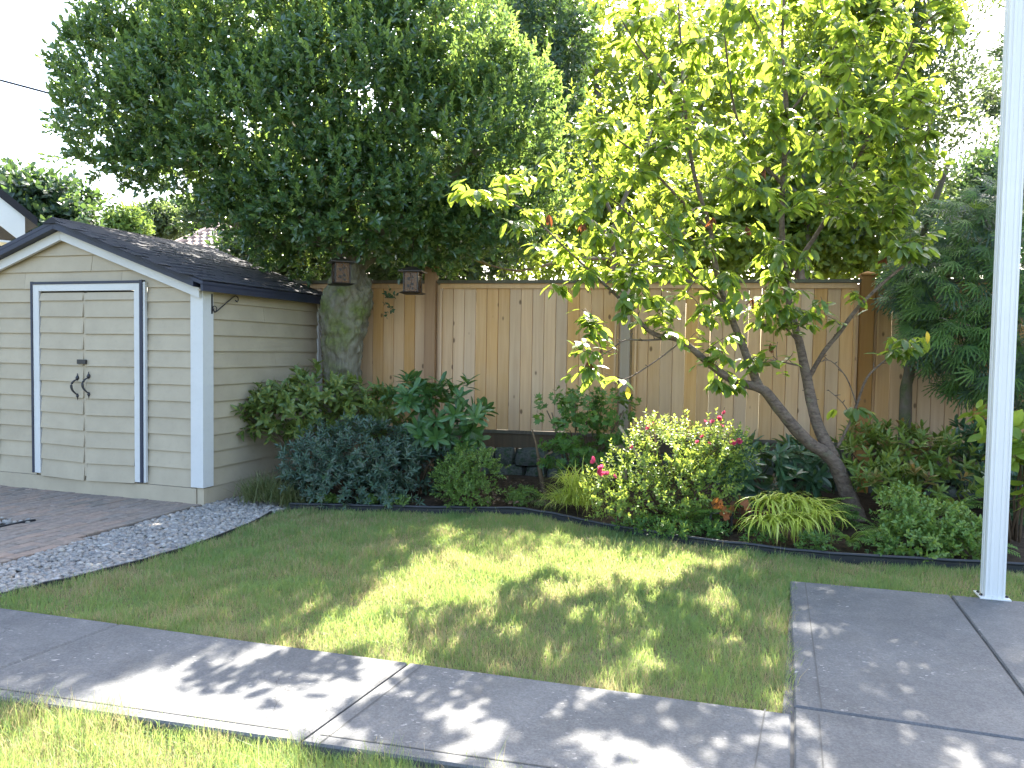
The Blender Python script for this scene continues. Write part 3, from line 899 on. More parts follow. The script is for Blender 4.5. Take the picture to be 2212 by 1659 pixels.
fence = empty('wooden_fence', FO, FA, 'tall cedar board fence with square posts behind the planting bed', 'fence')
BW = .131
bd = MB()
bd.prism([(-.0635, .010), (-.0595, 0), (.0595, 0), (.0635, .010), (.0635, .018), (-.0635, .018)], .585, 2.245)
bd_me = bd.mesh('board', M_fence)
POSTS = [(-2.48, 2.40), (.022, 2.46), (2.268, 2.29), (4.745, 2.36), (7.1, 2.36)]
spans = [(-2.40, -.055), (.148, 2.150), (2.385, 4.63), (4.87, 7.0)]
for (u0, u1) in spans:
    n = int(round((u1 - u0) / BW)); p = (u1 - u0) / n
    for k in range(n):
        b = link('board', bd_me, fence, (u0 + p * (k + .5), random.uniform(0, .004), random.uniform(-.004, .002)))
        b.scale = ((p - (.003 if random.random() < .06 else .0003)) / .127, 1, 1); b.rotation_euler = (0, random.uniform(-.0004, .0004), 0)
    MB().box(u0 - .02, u1 + .02, -.022, .0, 2.205, 2.261).build('top_trim', M_fence, fence)
    MB().box(u0 - .02, u1 + .02, -.03, .04, .548, .583).build('bottom_rail', M_fdark, fence)
    MB().box(u0 - .02, u1 + .02, .019, .055, 2.05, 2.14).build('back_rail', M_fence, fence)
    MB().box(u0 - .05, u1 + .05, -.055, .085, 2.262, 2.298).build('cap_rail', M_fdark, fence)
    MB().box(u0 - .04, u1 + .04, -.012, .025, .385, .545).build('kick_board', M_fkick, fence)
    for fa_, fb_ in ((u0 - .105, u0 - .001), (u1 + .001, u1 + .105)): MB().box(fa_, fb_, .004, .016, .585, 2.25).build('filler_board', M_fence, fence)
    for uu, yy in ((u0 - .030, -.020), (u0 - .006, -.034), (u1 + .006, -.034), (u1 + .030, -.020)):
        MB().box(uu - .011, uu + .011, yy, .0, .585, 2.20).build('side_trim', M_fence, fence)
for (u, h) in POSTS:
    w = .064 if h > 2.3 else .052
    post = MB().cbox(-w, w, -w - .02, w - .02, 0, h - .03, .004).build('post', M_fpost if h > 2.3 else M_fgrey, fence, loc=(u, 0, 0))
    if h > 2.3:
        MB().add([(-w - .016, -w - .036, h - .028), (w + .016, -w - .036, h - .028), (w + .016, w - .004, h - .028), (-w - .016, w - .004, h - .028), (-w - .016, -w - .036, h - .008), (w + .016, -w - .036, h - .008), (w + .016, w - .004, h - .008), (-w - .016, w - .004, h - .008), (0, -.02, h + .022)],
                 [(3, 2, 1, 0), (0, 1, 5, 4), (1, 2, 6, 5), (2, 3, 7, 6), (3, 0, 4, 7), (4, 5, 8), (5, 6, 8), (6, 7, 8), (7, 4, 8)]).build('post_cap', M_fpost, post)

# ================================================================== garden shed
shed = empty('garden_shed', SHO, SH, 'beige clapboard garden shed with double doors and dark shingle roof', 'shed')
W2, DEP = 1.65, 1.98
core = MB().box(-3.26, -.03, .0, DEP - .03, .02, 2.0)
core.build('wall_core', M_siding, shed)
def hw(z): return W2 - (z - 2.02) / .348
rows = [.150, .327, .487, .646, .806, .965, 1.125, 1.288, 1.447, 1.601, 1.754, 1.914, 2.049, 2.216, 2.376, 2.520]


def clap(parent, x0, x1, z0, z1, x0t=None, x1t=None, name='clapboard', y0=-.026, y1=-.006, tilt=0.0):
    x0t = x0 if x0t is None else x0t; x1t = x1 if x1t is None else x1t; j = random.uniform(-.002, .002)
    cx = (x0 + x1) / 2
    zb0, zb1 = z0 + j - tilt * (x0 - cx), z0 + j - tilt * (x1 - cx); zt0, zt1 = z1 + .012 - tilt * (x0 - cx), z1 + .012 - tilt * (x1 - cx)
    m = MB().hexa([(x0, y0 + j, zb0), (x1, y0, zb1), (x1, .0, zb1), (x0, .0, zb0), (x0t, y1, zt0), (x1t, y1, zt1), (x1t, .0, zt1), (x0t, .0, zt0)])
    return m.build(name, M_siding, parent)


for k in range(len(rows) - 1):
    z0, z1 = rows[k], rows[k + 1]
    if z1 <= 2.05:
        clap(shed, -.64, -.10, z0, z1)
        if k in (3, 8): clap(shed, -3.2, -2.62, z0, z1); clap(shed, -2.617, -2.06, z0, z1)
        else: clap(shed, -3.2, -2.06, z0, z1)
    else:
        a, b = hw(z0), hw(min(z1 + .012, 2.59))
        if k == 13:
            clap(shed, -W2 - a, -1.325, z0, z1, -W2 - b, -1.315); clap(shed, -1.318, -W2 + a, z0, z1, -1.31, -W2 + b)
        elif k == 12:
            clap(shed, -W2 - a, -2.2, z0, z1, -W2 - b, -2.2); clap(shed, -2.197, -.95, z0, z1); clap(shed, -.947, -W2 + a, z0, z1, -.947, -W2 + b)
        else: clap(shed, -W2 - a, -W2 + a, z0, z1, -W2 - b, -W2 + b)
# right side wall boards
for k in range(len(rows) - 4):
    z0, z1 = rows[k], rows[k + 1]; cuts = [.10, DEP - .07]
    if k % 3 == 1: cuts = [.10, .9 + .2 * (k % 2), DEP - .07]
    for a, b in zip(cuts[:-1], cuts[1:]):
        MB().hexa([(.0, a, z0), (.026, a, z0), (.026, b - .002, z0), (.0, b - .002, z0), (.0, a, z1 + .012), (.006, a, z1 + .012), (.006, b - .002, z1 + .012), (.0, b - .002, z1 + .012)]).build('clapboard', M_siding, shed)
MB().box(-.03, .008, .05, DEP - .02, 1.9, 2.12).build('frieze', M_siding, shed)
# trims
MB().box(-.105, .036, -.046, -.026, .158, 2.03).build('corner_trim', M_white, shed)
MB().box(.014, .036, -.0255, .098, .158, 2.03).build('corner_trim', M_white, shed)
MB().box(-.105, .012, -.0255, -.002, .158, 2.03).build('corner_trim', M_white, shed)
MB().box(.010, .034, DEP - .068, DEP + .02, .10, 2.03).build('corner_trim', M_white, shed)
MB().box(-3.34, -3.22, -.046, -.002, .158, 2.03).build('corner_trim', M_white, shed)
MB().box(-2.66, -2.585, -.040, -.0265, .17, 2.03).build('batten', M_white, shed)
MB().box(-3.28, -.058, -.034, -.001, -.01, .146).build('skirt_board', M_siding, shed)
MB().box(-.052, .022, -.022, .02, -.01, .150).build('skirt_board', M_siding, shed)
MB().box(.0, .018, .022, DEP - .03, -.01, .146).build('skirt_board', M_siding, shed)
for sg in (-1, 1):       # white rake boards and dark drip board above
    xe = -W2 + sg * 1.675; xm = -W2 + sg * .0015
    def T(x): return 2.618 - .348 * abs(x + W2)
    def rake(y0, y1, dz0, dz1, name, mat):
        p = [(xm, y0, T(xm) + dz0), (xe, y0, T(xe) + dz0), (xe, y1, T(xe) + dz0), (xm, y1, T(xm) + dz0), (xm, y0, T(xm) + dz1), (xe, y0, T(xe) + dz1), (xe, y1, T(xe) + dz1), (xm, y1, T(xm) + dz1)]
        if sg < 0: p = [p[1], p[0], p[3], p[2], p[5], p[4], p[7], p[6]]
        MB().hexa(p).build(name, mat, shed)
    rake(-.085, -.050, -.095, 0, 'rake_board', M_white)
    rake(-.048, -.020, -.05, .02, 'soffit', M_siding)
    rake(-.163, -.05, .004, .053, 'drip_board', M_navy)
# roof deck
def roof_pt(x, y, up): return (x, y, 2.618 + .055 - .348 * abs(x + W2) + up)
XE = .135
rf = MB()
for sg in (-1, 1):
    xe = -W2 + sg * (W2 + XE)
    a = [roof_pt(-W2, -.165, 0), roof_pt(xe, -.165, 0), roof_pt(xe, DEP + .16, 0), roof_pt(-W2, DEP + .16, 0)]
    b = [roof_pt(-W2, -.165, .035), roof_pt(xe, -.165, .035), roof_pt(xe, DEP + .16, .035), roof_pt(-W2, DEP + .16, .035)]
    rf.hexa(a + b)
roof = rf.build('roof', M_navy, shed)
MB().hexa([(XE - .025, -.165, 2.000), (XE, -.165, 2.000), (XE, DEP + .16, 2.000), (XE - .025, DEP + .16, 2.000), (XE - .025, -.165, 2.070), (XE, -.165, 2.062), (XE, DEP + .16, 2.062), (XE - .025, DEP + .16, 2.070)]).build('fascia', M_navy, roof)
MB().box(.04, XE - .026, -.12, DEP + .1, 2.005, 2.02).build('soffit_board', M_siding, roof)
sh_me = []
for k in range(3):
    m = MB(); w, l = .147, .20
    nseg = 4
    for j, y in enumerate((-w, -w * .33, w * .33, w)):
        curl = random.uniform(0, .010) + (.006 if j in (0, 3) else 0)
        m.v += [(l * .12 + random.uniform(-.006, .006), y, curl), (-l * .35, y, .003), (-l, y, 0), (l * .12, y, curl - .009), (-l * .35, y, -.006), (-l, y, -.008)]
    for j in range(3):
        a, b = 6 * j, 6 * (j + 1)
        m.f += [[a, b, b + 1, a + 1], [a + 1, b + 1, b + 2, a + 2], [a, a + 3, b + 3, b], [a + 3, a + 4, b + 4, b + 3], [a + 4, a + 5, b + 5, b + 4]]
    m.f += [[0, 1, 4, 3], [1, 2, 5, 4], [18, 21, 22, 19], [19, 22, 23, 20]]
    sh_me.append(m.mesh('shingle', M_shingle))
sa = math.atan(.348); rowsn = 13
for i in range(rowsn):
    s = 1.87 - i * .134
    x = -W2 + s * math.cos(sa)
    for j in range(9):
        y = -.165 + .15 + j * .298 - (.149 if i % 2 else 0)
        if y > DEP + .22: continue
        sgl = link('shingle', random.choice(sh_me), roof, roof_pt(x, y, .043 + random.uniform(0, .003)))
        sgl.rotation_euler = (0, sa + .03 + random.uniform(-.02, .02), random.uniform(-.012, .012))
MB().hexa([roof_pt(-W2 - .12, -.18, .04), roof_pt(-W2 + .12, -.18, .04), roof_pt(-W2 + .12, DEP + .17, .04), roof_pt(-W2 - .12, DEP + .17, .04), roof_pt(-W2 - .001, -.18, .062), roof_pt(-W2 + .001, -.18, .062), roof_pt(-W2 + .001, DEP + .17, .062), roof_pt(-W2 - .001, DEP + .17, .062)]).build('ridge_cap', M_shingle, roof)
# door casing
cs = MB().box(-2.044, -1.966, -.060, -.0265, .175, 2.088).build('door_casing', M_white, shed)
MB().box(-.757, -.688, -.060, -.0265, .165, 2.088).build('door_casing', M_white, shed)
MB().box(-1.965, -.758, -.060, -.0265, 2.022, 2.088).build('door_casing', M_white, shed)
MB().box(-2.070, -2.045, -.068, -.0265, .175, 2.118).build('casing_edge', M_navy, shed)
MB().box(-.687, -.655, -.068, -.0265, .165, 2.118).build('casing_edge', M_navy, shed)
MB().box(-2.0445, -.688, -.068, -.0265, 2.0885, 2.114).build('casing_edge', M_navy, shed)
MB().box(-.654, -.629, -.056, -.0265, .165, 2.10).build('casing_edge', M_white, shed)
MB().box(-1.966, -.757, -.020, -.001, .10, 2.02).build('door_shade_panel', M_dark, shed)  # solid dark panel; paints the shade of the interior into the door gaps


def handle(parent, x, z, flip):
    f = -1 if flip else 1
    m = MB()
    pts = [(0, -.012, .072), (-.012 * f, -.035, .060), (-.026 * f, -.052, .03), (-.028 * f, -.055, 0), (-.020 * f, -.048, -.035), (-.004 * f, -.028, -.066), (0, -.012, -.078)]
    m.tube(spline(pts, 3), rlerp([.006, .008, .011, .012, .010, .007, .006], 19), 8)
    m.lathe([(.001, .135), (.005, .125), (.004, .117), (.016, .095), (.020, .085), (.010, .070), (.002, .062)], (0, -.008, 0), 10)
    m.lathe([(.002, -.066), (.013, -.084), (.015, -.094), (.006, -.108), (.004, -.118), (.001, -.135)], (0, -.008, 0), 10)
    m.build('handle', M_iron, parent, True, loc=(x, -.052, z))


for (x0, x1, s) in ((-1.958, -1.402, 1), (-1.372, -.762, -1)):
    door = MB().box(x0 + .012, x1 - .012, -.034, -.0205, .135, 2.006).build('door', M_siding, shed)
    zs = [2.004 if s > 0 else 2.006, 1.925 if s > 0 else 1.93] + [1.925 - .1605 * k - (.004 if s < 0 else 0) for k in range(1, 11)] + [.142]
    for k in range(len(zs) - 1):
        zt, zb = zs[k], zs[k + 1]; tl = s * .03 * max(0, 1 - zb / 1.9)
        clap(door, x0 + random.uniform(-.004, .004), x1 + random.uniform(-.004, .004), zb, min(zt, 1.99), name='door_board', y0=-.060, y1=-.040, tilt=tl).location.y = -.0
    if s > 0:
        handle(door, -1.468, 1.07, False)
        MB().box(-1.455, -1.345, -.078, -.061, 1.298, 1.342).build('latch', M_iron, door)
    else: handle(door, -1.325, 1.09, False)
MB().box(-1.400, -1.373, -.044, -.036, .18, 2.0).build('door_stop', M_siding, shed)

# hanging bracket on the shed's side
br = empty('hanging_bracket', SHO + dv.to_3d() * .075 + du.to_3d() * .036 + Vector((0, 0, 1.8)), SH, 'black iron plant hanger bracket on the side of the shed', 'bracket')
MB().box(0, .006, -.008, .008, 0, .19).build('back_plate', M_iron, br)
MB().tube([(.010, y, z) for y, z in ((.018, .055), (.012, .035), (.03, .018), (.07, .035), (.18, .105), (.29, .175), (.33, .195), (.365, .185), (.375, .155), (.355, .135), (.33, .15))], .0055, 6).build('arm', M_iron, br, True)
MB().tube([(.010, .03 + .028 * math.cos(a), .05 + .026 * math.sin(a)) for a in np.linspace(-1, 4.2, 12)], .004, 6).build('scroll', M_iron, br, True)
# ------PART3------
# ================================================================== white patio post
pb = at(2143, 1290, 4.77)
pole = empty('patio_post', (pb.x, pb.y, .004), R(-16.5), 'tall white fluted metal post standing on the concrete patio', 'post')
prof = []
h = .055
def side_prof():
    return [(-1, 0), (-.80, 0), (-.74, .09), (-.62, .09), (-.56, 0), (-.28, 0), (-.22, .09), (.22, .09), (.28, 0), (.56, 0), (.62, .09), (.74, .09), (.80, 0)]
for q in range(4):
    a = q * math.pi / 2
    for t, d in side_prof():
        x, y = t * h, -h * (1 - d)
        prof.append((x * math.cos(a) - y * math.sin(a), x * math.sin(a) + y * math.cos(a)))
MB().prism(prof, .0, 4.3).build('shaft', M_post, pole)
MB().cbox(-.085, .085, -.075, .075, 0, .010, .003).build('base_plate', M_post, pole)
for sx in (-1, 1):
    MB().lathe([(.010, .0), (.010, .008), (.006, .012)], (sx * .071, -.03, .010), 8).build('bolt', M_iron, pole)
    MB().lathe([(.010, .0), (.010, .008), (.006, .012)], (sx * .071, .03, .010), 8).build('bolt', M_iron, pole)

# ================================================================== big mossy holly beside the shed
hb = at(742, 960, 8.75); hb.z = 0
holly = empty('holly_tree', hb, 0, 'huge dark glossy evergreen tree with swollen mossy trunk beside the shed', 'tree')
prof = [(1010, 690, 800), (930, 696, 786), (850, 699, 778), (800, 697, 779), (750, 696, 786), (705, 691, 796), (665, 689, 806), (640, 692, 808), (620, 702, 803), (600, 711, 792), (570, 719, 783), (530, 723, 777), (480, 726, 772), (420, 728, 768)]
m = MB(); nk = 28
for i, (y, xl, xr) in enumerate(prof):
    c = at((xl + xr) / 2, y, 8.75); r = px((xr - xl) / 2, 8.75) * .93
    for k in range(nk):
        th = 2 * math.pi * k / nk
        rr = r * (1 + .06 * math.sin(3 * th + i * .9) + .05 * math.sin(5 * th - i * 1.3) + random.uniform(-.025, .025))
        m.v.append((c.x + rr * math.cos(th) - hb.x, 8.75 + .85 * rr * math.sin(th) - hb.y, max(c.z, 0) - hb.z))
for i in range(len(prof) - 1):
    for k in range(nk):
        k2 = (k + 1) % nk; m.f.append([i * nk + k, i * nk + k2, (i + 1) * nk + k2, (i + 1) * nk + k])
m.f.append([(len(prof) - 1) * nk + k for k in range(nk)])
tk = m.build('trunk', M_hollybark, holly, True)
sub = tk.modifiers.new('sub', 'SUBSURF'); sub.levels = sub.render_levels = 3
tx = bpy.data.textures.new('burl', 'CLOUDS'); tx.noise_scale = .07
dm = tk.modifiers.new('burl', 'DISPLACE'); dm.texture = tx; dm.strength = .09; dm.texture_coords = 'LOCAL'
tx2 = bpy.data.textures.new('moss_fuzz', 'CLOUDS'); tx2.noise_scale = .018
dm2 = tk.modifiers.new('fuzz', 'DISPLACE'); dm2.texture = tx2; dm2.strength = .028; dm2.texture_coords = 'LOCAL'


def limb(root, pts, rad, mat, name='limb', k=4, n=8):
    P = spline(pts, k); l = Vector(root.location)
    MB().tube([p - l for p in P], rlerp(rad, len(P)), n, jit=.12).build(name, mat, root, True)
    return P


for pts, r in ([[(748, 560, 8.75), (745, 430, 8.8), (720, 250, 8.9), (690, 60, 9.1), (680, -120, 9.2)], (.17, .05)], [[(735, 540, 8.75), (640, 450, 8.6), (500, 380, 8.4), (330, 300, 8.3)], (.10, .03)],
               [[(760, 540, 8.75), (860, 470, 8.6), (980, 380, 8.5), (1090, 260, 8.5)], (.10, .03)], [[(770, 585, 8.8), (830, 545, 9.0), (960, 535, 9.3), (1060, 575, 9.5)], (.07, .02)],
               [[(745, 500, 8.8), (800, 330, 8.6), (900, 150, 8.5), (950, 0, 8.5)], (.09, .03)], [[(740, 520, 8.8), (600, 520, 9.1), (480, 470, 9.4), (380, 400, 9.6)], (.07, .02)], [[(742, 480, 8.8), (620, 260, 9.0), (480, 100, 9.2), (400, -30, 9.3)], (.08, .02)]):
    limb(holly, [at(*p) for p in pts], r, M_hollybark)
HB = [B(300, 290, 8.7, 150, 105, .65), B(260, 170, 9.0, 120, 110, .6), B(330, 60, 9.1, 130, 100, .6), B(450, 200, 8.4, 180, 140, .7), B(420, 360, 8.6, 160, 70, .55), B(600, 300, 8.2, 200, 170, .8), B(560, 90, 8.5, 200, 140, .8),
      B(600, 455, 8.5, 140, 75, .6), B(740, 420, 8.1, 190, 110, .65), B(780, 200, 8.1, 200, 170, .8), B(760, 20, 8.4, 200, 130, .8), B(930, 320, 8.2, 190, 160, .7), B(930, 110, 8.3, 165, 140, .75), B(1085, 265, 8.5, 115, 150, .6),
      B(880, 490, 8.5, 170, 70, .5), B(1020, 480, 8.7, 140, 80, .5), B(650, 540, 9.3, 110, 45, .4), B(920, 550, 9.1, 110, 38, .4), B(450, 100, 9.3, 150, 130, .7), B(1130, 420, 9.0, 80, 100, .5), B(620, 400, 10.1, 190, 95, .6), B(800, 400, 10.1, 160, 120, .6)]
C, O = blob_pts(HB, 7900, .62, .5, (0, -.3, .1))
Dr = unit(O + np.array((0, -.1, .75)) + rng.normal(0, .25, O.shape))
P, D, N = shoots(C, Dr, rng.uniform(.10, .20, len(C)), 9, 72, 22, .28)
leaves(holly, T_HOLLY, P, D, N, rng.uniform(.055, .092, len(P)), M_holly, 290)
C, O = blob_pts([(c, tuple(v * .68 for v in r)) for c, r in HB], 800, .3, .5, None, thin=False)
P, D, N = shoots(C, unit(O + rng.normal(0, .6, O.shape)), .25, 9, 80, 30, .4)
leaves(holly, T_HOLLY, P, D, N, rng.uniform(.06, .095, len(P)), M_holly, 0, mass='inner_foliage')
C, O = blob_pts(HB, 2100, 1.0, .5, (0, -.6, .35))
Dr = unit(O * .6 + np.array((0, -.1, 1.1)) + rng.normal(0, .3, O.shape))
P, D, N = shoots(C, Dr, rng.uniform(.14, .30, len(C)), 11, 60, 14, .2)
leaves(holly, T_HOLLY, P, D, N, rng.uniform(.045, .070, len(P)), M_hollynew, 0, mass='young_shoots')
# stray shoots against the sky on the left
tips = [(118, 140), (150, 170), (205, 40), (190, 85), (230, 20), (105, 270), (118, 290), (150, 330), (128, 250), (115, 345), (160, 395), (215, 430), (250, 432), (290, 440), (330, 440), (175, 120), (140, 210), (375, 452), (420, 470)]
C = np.array([at(x + 26, y + random.uniform(-8, 14), 8.9) for x, y in tips for _ in range(3)]) + rng.normal(0, .06, (len(tips) * 3, 3))
Dr = np.array([(-1.0, -.1, .25 if y < 360 else -.5) for x, y in tips for _ in range(3)]) + rng.normal(0, .25, (len(tips) * 3, 3))
P, D, N = shoots(C, Dr, .22, 9, 60, 15, .2)
leaves(holly, T_HOLLY, P, D, N, rng.uniform(.05, .075, len(P)), M_holly, 0, mass='stray_shoots')

# ================================================================== leaning cherry in the planting bed
cb = at(1852, 1128, 6.81); cb.z = .0
cherry = empty('cherry_tree', cb, 0, 'leaning cherry tree with large drooping leaves in the planting bed', 'tree')
NODES = []
def cbranch(pts, rad, name='branch', k=4):
    P = limb(cherry, [at(*p) for p in pts], rad, M_cherrybark, name, k)
    NODES.extend([p for p in P[2:]])
    return P
cbranch([(1856, 1150, 6.81), (1852, 1125, 6.81), (1838, 1085, 6.80), (1826, 1055, 6.78), (1806, 1005, 6.75), (1782, 978, 6.72), (1752, 960, 6.68), (1713, 921, 6.62), (1670, 867, 6.56), (1643, 839, 6.52), (1588, 826, 6.48)], (.10, .085, .074, .068, .064, .058, .055, .052, .047, .042, .035), 'trunk')
NODES.clear()
cbranch([(1588, 826, 6.48), (1541, 793, 6.42), (1486, 746, 6.36), (1455, 730, 6.34), (1420, 724, 6.32), (1393, 707, 6.3), (1354, 660, 6.27), (1290, 600, 6.25), (1215, 530, 6.25), (1140, 460, 6.25), (1075, 425, 6.2)], (.034, .031, .027, .025, .021, .018, .015, .011, .008, .006, .004))
cbranch([(1640, 836, 6.52), (1623, 796, 6.55), (1603, 742, 6.6), (1588, 706, 6.63), (1572, 664, 6.66), (1548, 590, 6.7), (1535, 500, 6.75), (1500, 380, 6.8), (1480, 240, 6.85), (1470, 80, 6.9), (1460, -80, 6.9)], (.042, .037, .034, .031, .028, .025, .021, .018, .014, .01, .006))
cbranch([(1800, 990, 6.75), (1772, 933, 6.78), (1756, 882, 6.82), (1748, 843, 6.86), (1738, 793, 6.9), (1728, 745, 6.95), (1716, 700, 7.0), (1700, 630, 7.05), (1690, 520, 7.1), (1690, 400, 7.1), (1700, 250, 7.1), (1690, 90, 7.1), (1700, -90, 7.1)], (.060, .054, .050, .047, .043, .038, .034, .030, .027, .024, .02, .014, .008), k=4)
cbranch([(1748, 815, 6.9), (1779, 761, 6.82), (1814, 718, 6.74), (1842, 679, 6.66), (1872, 645, 6.6), (1920, 600, 6.52), (1966, 564, 6.45), (1995, 535, 6.4)], (.021, .019, .018, .017, .015, .013, .011, .008))
cbranch([(1808, 968, 6.74), (1838, 909, 6.7), (1853, 867, 6.66), (1873, 816, 6.6), (1904, 785, 6.55), (1945, 752, 6.5)], (.013, .012, .011, .010, .008, .005))
cbranch([(1850, 872, 6.66), (1828, 815, 6.62), (1795, 780, 6.6), (1772, 782, 6.6)], (.006, .005, .004, .003))
cbranch([(1842, 905, 6.68), (1820, 870, 6.66), (1790, 843, 6.64)], (.005, .004, .003))
cbranch([(1455, 730, 6.34), (1400, 735, 6.28), (1350, 735, 6.22), (1320, 755, 6.18), (1290, 772, 6.15)], (.010, .008, .006, .005, .003))
cbranch([(1470, 738, 6.35), (1430, 770, 6.3), (1370, 810, 6.25), (1330, 825, 6.22)], (.008, .006, .005, .003))
cbranch([(1700, 600, 7.05), (1780, 480, 7.1), (1860, 330, 7.1), (1930, 180, 7.05), (1990, 60, 7.0), (2060, 10, 6.9)], (.022, .019, .016, .012, .008, .005))
cbranch([(1535, 500, 6.75), (1440, 400, 6.6), (1360, 320, 6.5), (1290, 280, 6.45)], (.017, .013, .009, .005))
cbranch([(1570, 660, 6.66), (1480, 580, 6.5), (1400, 500, 6.4), (1310, 420, 6.35)], (.016, .012, .009, .005))
cbranch([(1480, 240, 6.85), (1400, 130, 6.8), (1340, 40, 6.75)], (.012, .009, .006))
cbranch([(1690, 400, 7.1), (1600, 280, 7.0), (1570, 120, 6.95), (1560, -40, 6.9)], (.016, .012, .009, .005))
cbranch([(1700, 250, 7.1), (1790, 130, 7.1), (1830, 0, 7.1)], (.013, .009, .006))
cbranch([(1725, 740, 6.95), (1680, 690, 6.8), (1640, 660, 6.7)], (.010, .008, .005))
cbranch([(1738, 793, 6.9), (1680, 780, 6.7), (1620, 772, 6.6)], (.008, .006, .004))

CL = [  # x, y, rx, ry, depth, depth radius, shoots
    (1480, 90, 190, 110, 6.9, .8, 26), (1720, 90, 210, 110, 7.0, .9, 30), (1900, 130, 130, 110, 7.0, .7, 20), (1390, 250, 130, 90, 6.6, .6, 18), (1600, 240, 210, 110, 6.8, .8, 30), (1820, 270, 170, 100, 7.0, .8, 24),
    (1330, 370, 120, 80, 6.4, .5, 14), (1500, 390, 150, 90, 6.6, .6, 20), (1700, 380, 150, 80, 6.8, .7, 16), (1880, 400, 130, 80, 6.9, .6, 12), (1105, 430, 95, 70, 6.2, .4, 11), (1150, 380, 60, 50, 6.2, .3, 5), (1240, 500, 110, 70, 6.3, .4, 12),
    (1400, 520, 130, 70, 6.4, .5, 15), (1560, 540, 130, 60, 6.6, .5, 14), (1700, 560, 100, 45, 6.8, .5, 8), (1350, 600, 110, 40, 6.3, .4, 10), (1500, 640, 110, 40, 6.5, .4, 9), (1640, 650, 70, 30, 6.7, .3, 6),
    (1710, 665, 55, 28, 6.6, .2, 8), (1960, 500, 90, 50, 6.6, .5, 8), (1985, 545, 45, 22, 6.4, .2, 5), (1270, 735, 40, 30, 6.15, .2, 4), (1300, 800, 50, 25, 6.2, .2, 5), (1560, 826, 40, 14, 6.45, .15, 4), (1670, 775, 60, 20, 6.6, .2, 5), (1480, 690, 70, 25, 6.4, .2, 5),
    (1600, 830, 30, 12, 6.4, .1, 3), (1400, 660, 80, 40, 6.25, .2, 6), (1540, 740, 60, 40, 6.4, .2, 5), (1620, 720, 70, 40, 6.5, .25, 6), (1750, 690, 50, 30, 6.7, .2, 5), (1790, 620, 70, 40, 6.7, .3, 5), (1440, 600, 90, 40, 6.3, .3, 6), (1250, 640, 60, 40, 6.2, .2, 4), (1320, 700, 50, 30, 6.2, .15, 3), (1950, 755, 45, 25, 6.45, .15, 6), (1850, 885, 26, 6, 6.65, .08, 2), (990, 415, 40, 10, 6.15, .1, 3), (1420, 320, 50, 40, 6.4, .3, 4), (2060, 25, 50, 35, 6.8, .2, 5),
    (1560, -60, 180, 70, 7.0, .7, 10), (1840, -60, 200, 80, 7.1, .8, 22), (2000, 20, 90, 70, 7.0, .5, 12), (1950, 260, 80, 100, 6.9, .5, 34), (1890, 420, 110, 70, 6.8, .5, 18), (1880, 190, 110, 90, 6.9, .5, 16), (1990, 350, 60, 60, 6.8, .3, 12), (2000, 140, 70, 80, 6.9, .4, 10), (1800, 380, 120, 80, 6.9, .5, 14)]
nodes = [Vector(p) for p in NODES]
tip_c, tip_d = [], []
tw = MB(); cl = Vector(cherry.location)
for (x, y, rx, ry, Y, rd, ns) in CL:
    for _ in range(int(ns * 1.35)):
        th, rr = random.random() * 6.283, math.sqrt(random.random())
        e = at(x + rx * rr * math.cos(th), y + ry * rr * math.sin(th), Y + rd * random.uniform(-1, 1))
        s = min(nodes, key=lambda q: (q - e).length + .35 * max(0, q.z - e.z))
        dl = (e - s).length
        if dl < .03: continue
        m1 = s.lerp(e, .5) + Vector((random.uniform(-.1, .1), random.uniform(-.1, .1), .08)) * min(1, dl)
        pp = spline([s, m1, e], 3)
        r0 = min(.010, .0028 + .006 * dl)
        tw.tube([q - cl for q in pp], rlerp([r0, .0022], len(pp)), 5)
        nodes.extend(pp[2:]) if dl > .3 else nodes.append(e)
        tip_c.append(e); tip_d.append((pp[-1] - pp[-3]).normalized())
        if dl > .25:
            for f in (.45, .7):
                tip_c.append(s.lerp(e, f) + Vector((0, 0, .04))); tip_d.append((pp[-1] - pp[-3]).normalized())
for p in NODES[::2]:
    a = Vector((random.uniform(-1, 1), random.uniform(-1, .4), random.uniform(-.2, 1))).normalized() * random.uniform(.03, .07)
    tw.tube([p - cl, p + a - cl], (.006, .003), 5)
tw.build('twig_network', M_cherrybark, cherry, True)['kind'] = 'stuff'
C = np.array([tuple(p) for p in tip_c]); Dr = np.array([tuple(p) for p in tip_d]); n = len(C)
LP, LD, LN = [], [], []
for j in range(9):
    az = rng.random(n) * 6.28; k = rng.random(n) < (1.0 if j < 7 else .6)
    hz = np.column_stack([np.cos(az), np.sin(az), np.zeros(n)])
    d = hz * 1.0 + Dr * .55 + np.array((0, 0, -1)) * rng.uniform(.05, .75, n)[:, None]
    nn = np.array((0, 0, 1.0)) + hz * .3 + rng.normal(0, .28, (n, 3))
    LP.append((C - Dr * rng.uniform(0, .24, n)[:, None] + unit(d) * .015)[k]); LD.append(unit(d)[k]); LN.append(unit(nn)[k])
LP, LD, LN = np.vstack(LP), np.vstack(LD), np.vstack(LN)
leaves(cherry, T_CHERRY, LP, LD, LN, rng.uniform(.085, .145, len(LP)), M_cherry, 300)
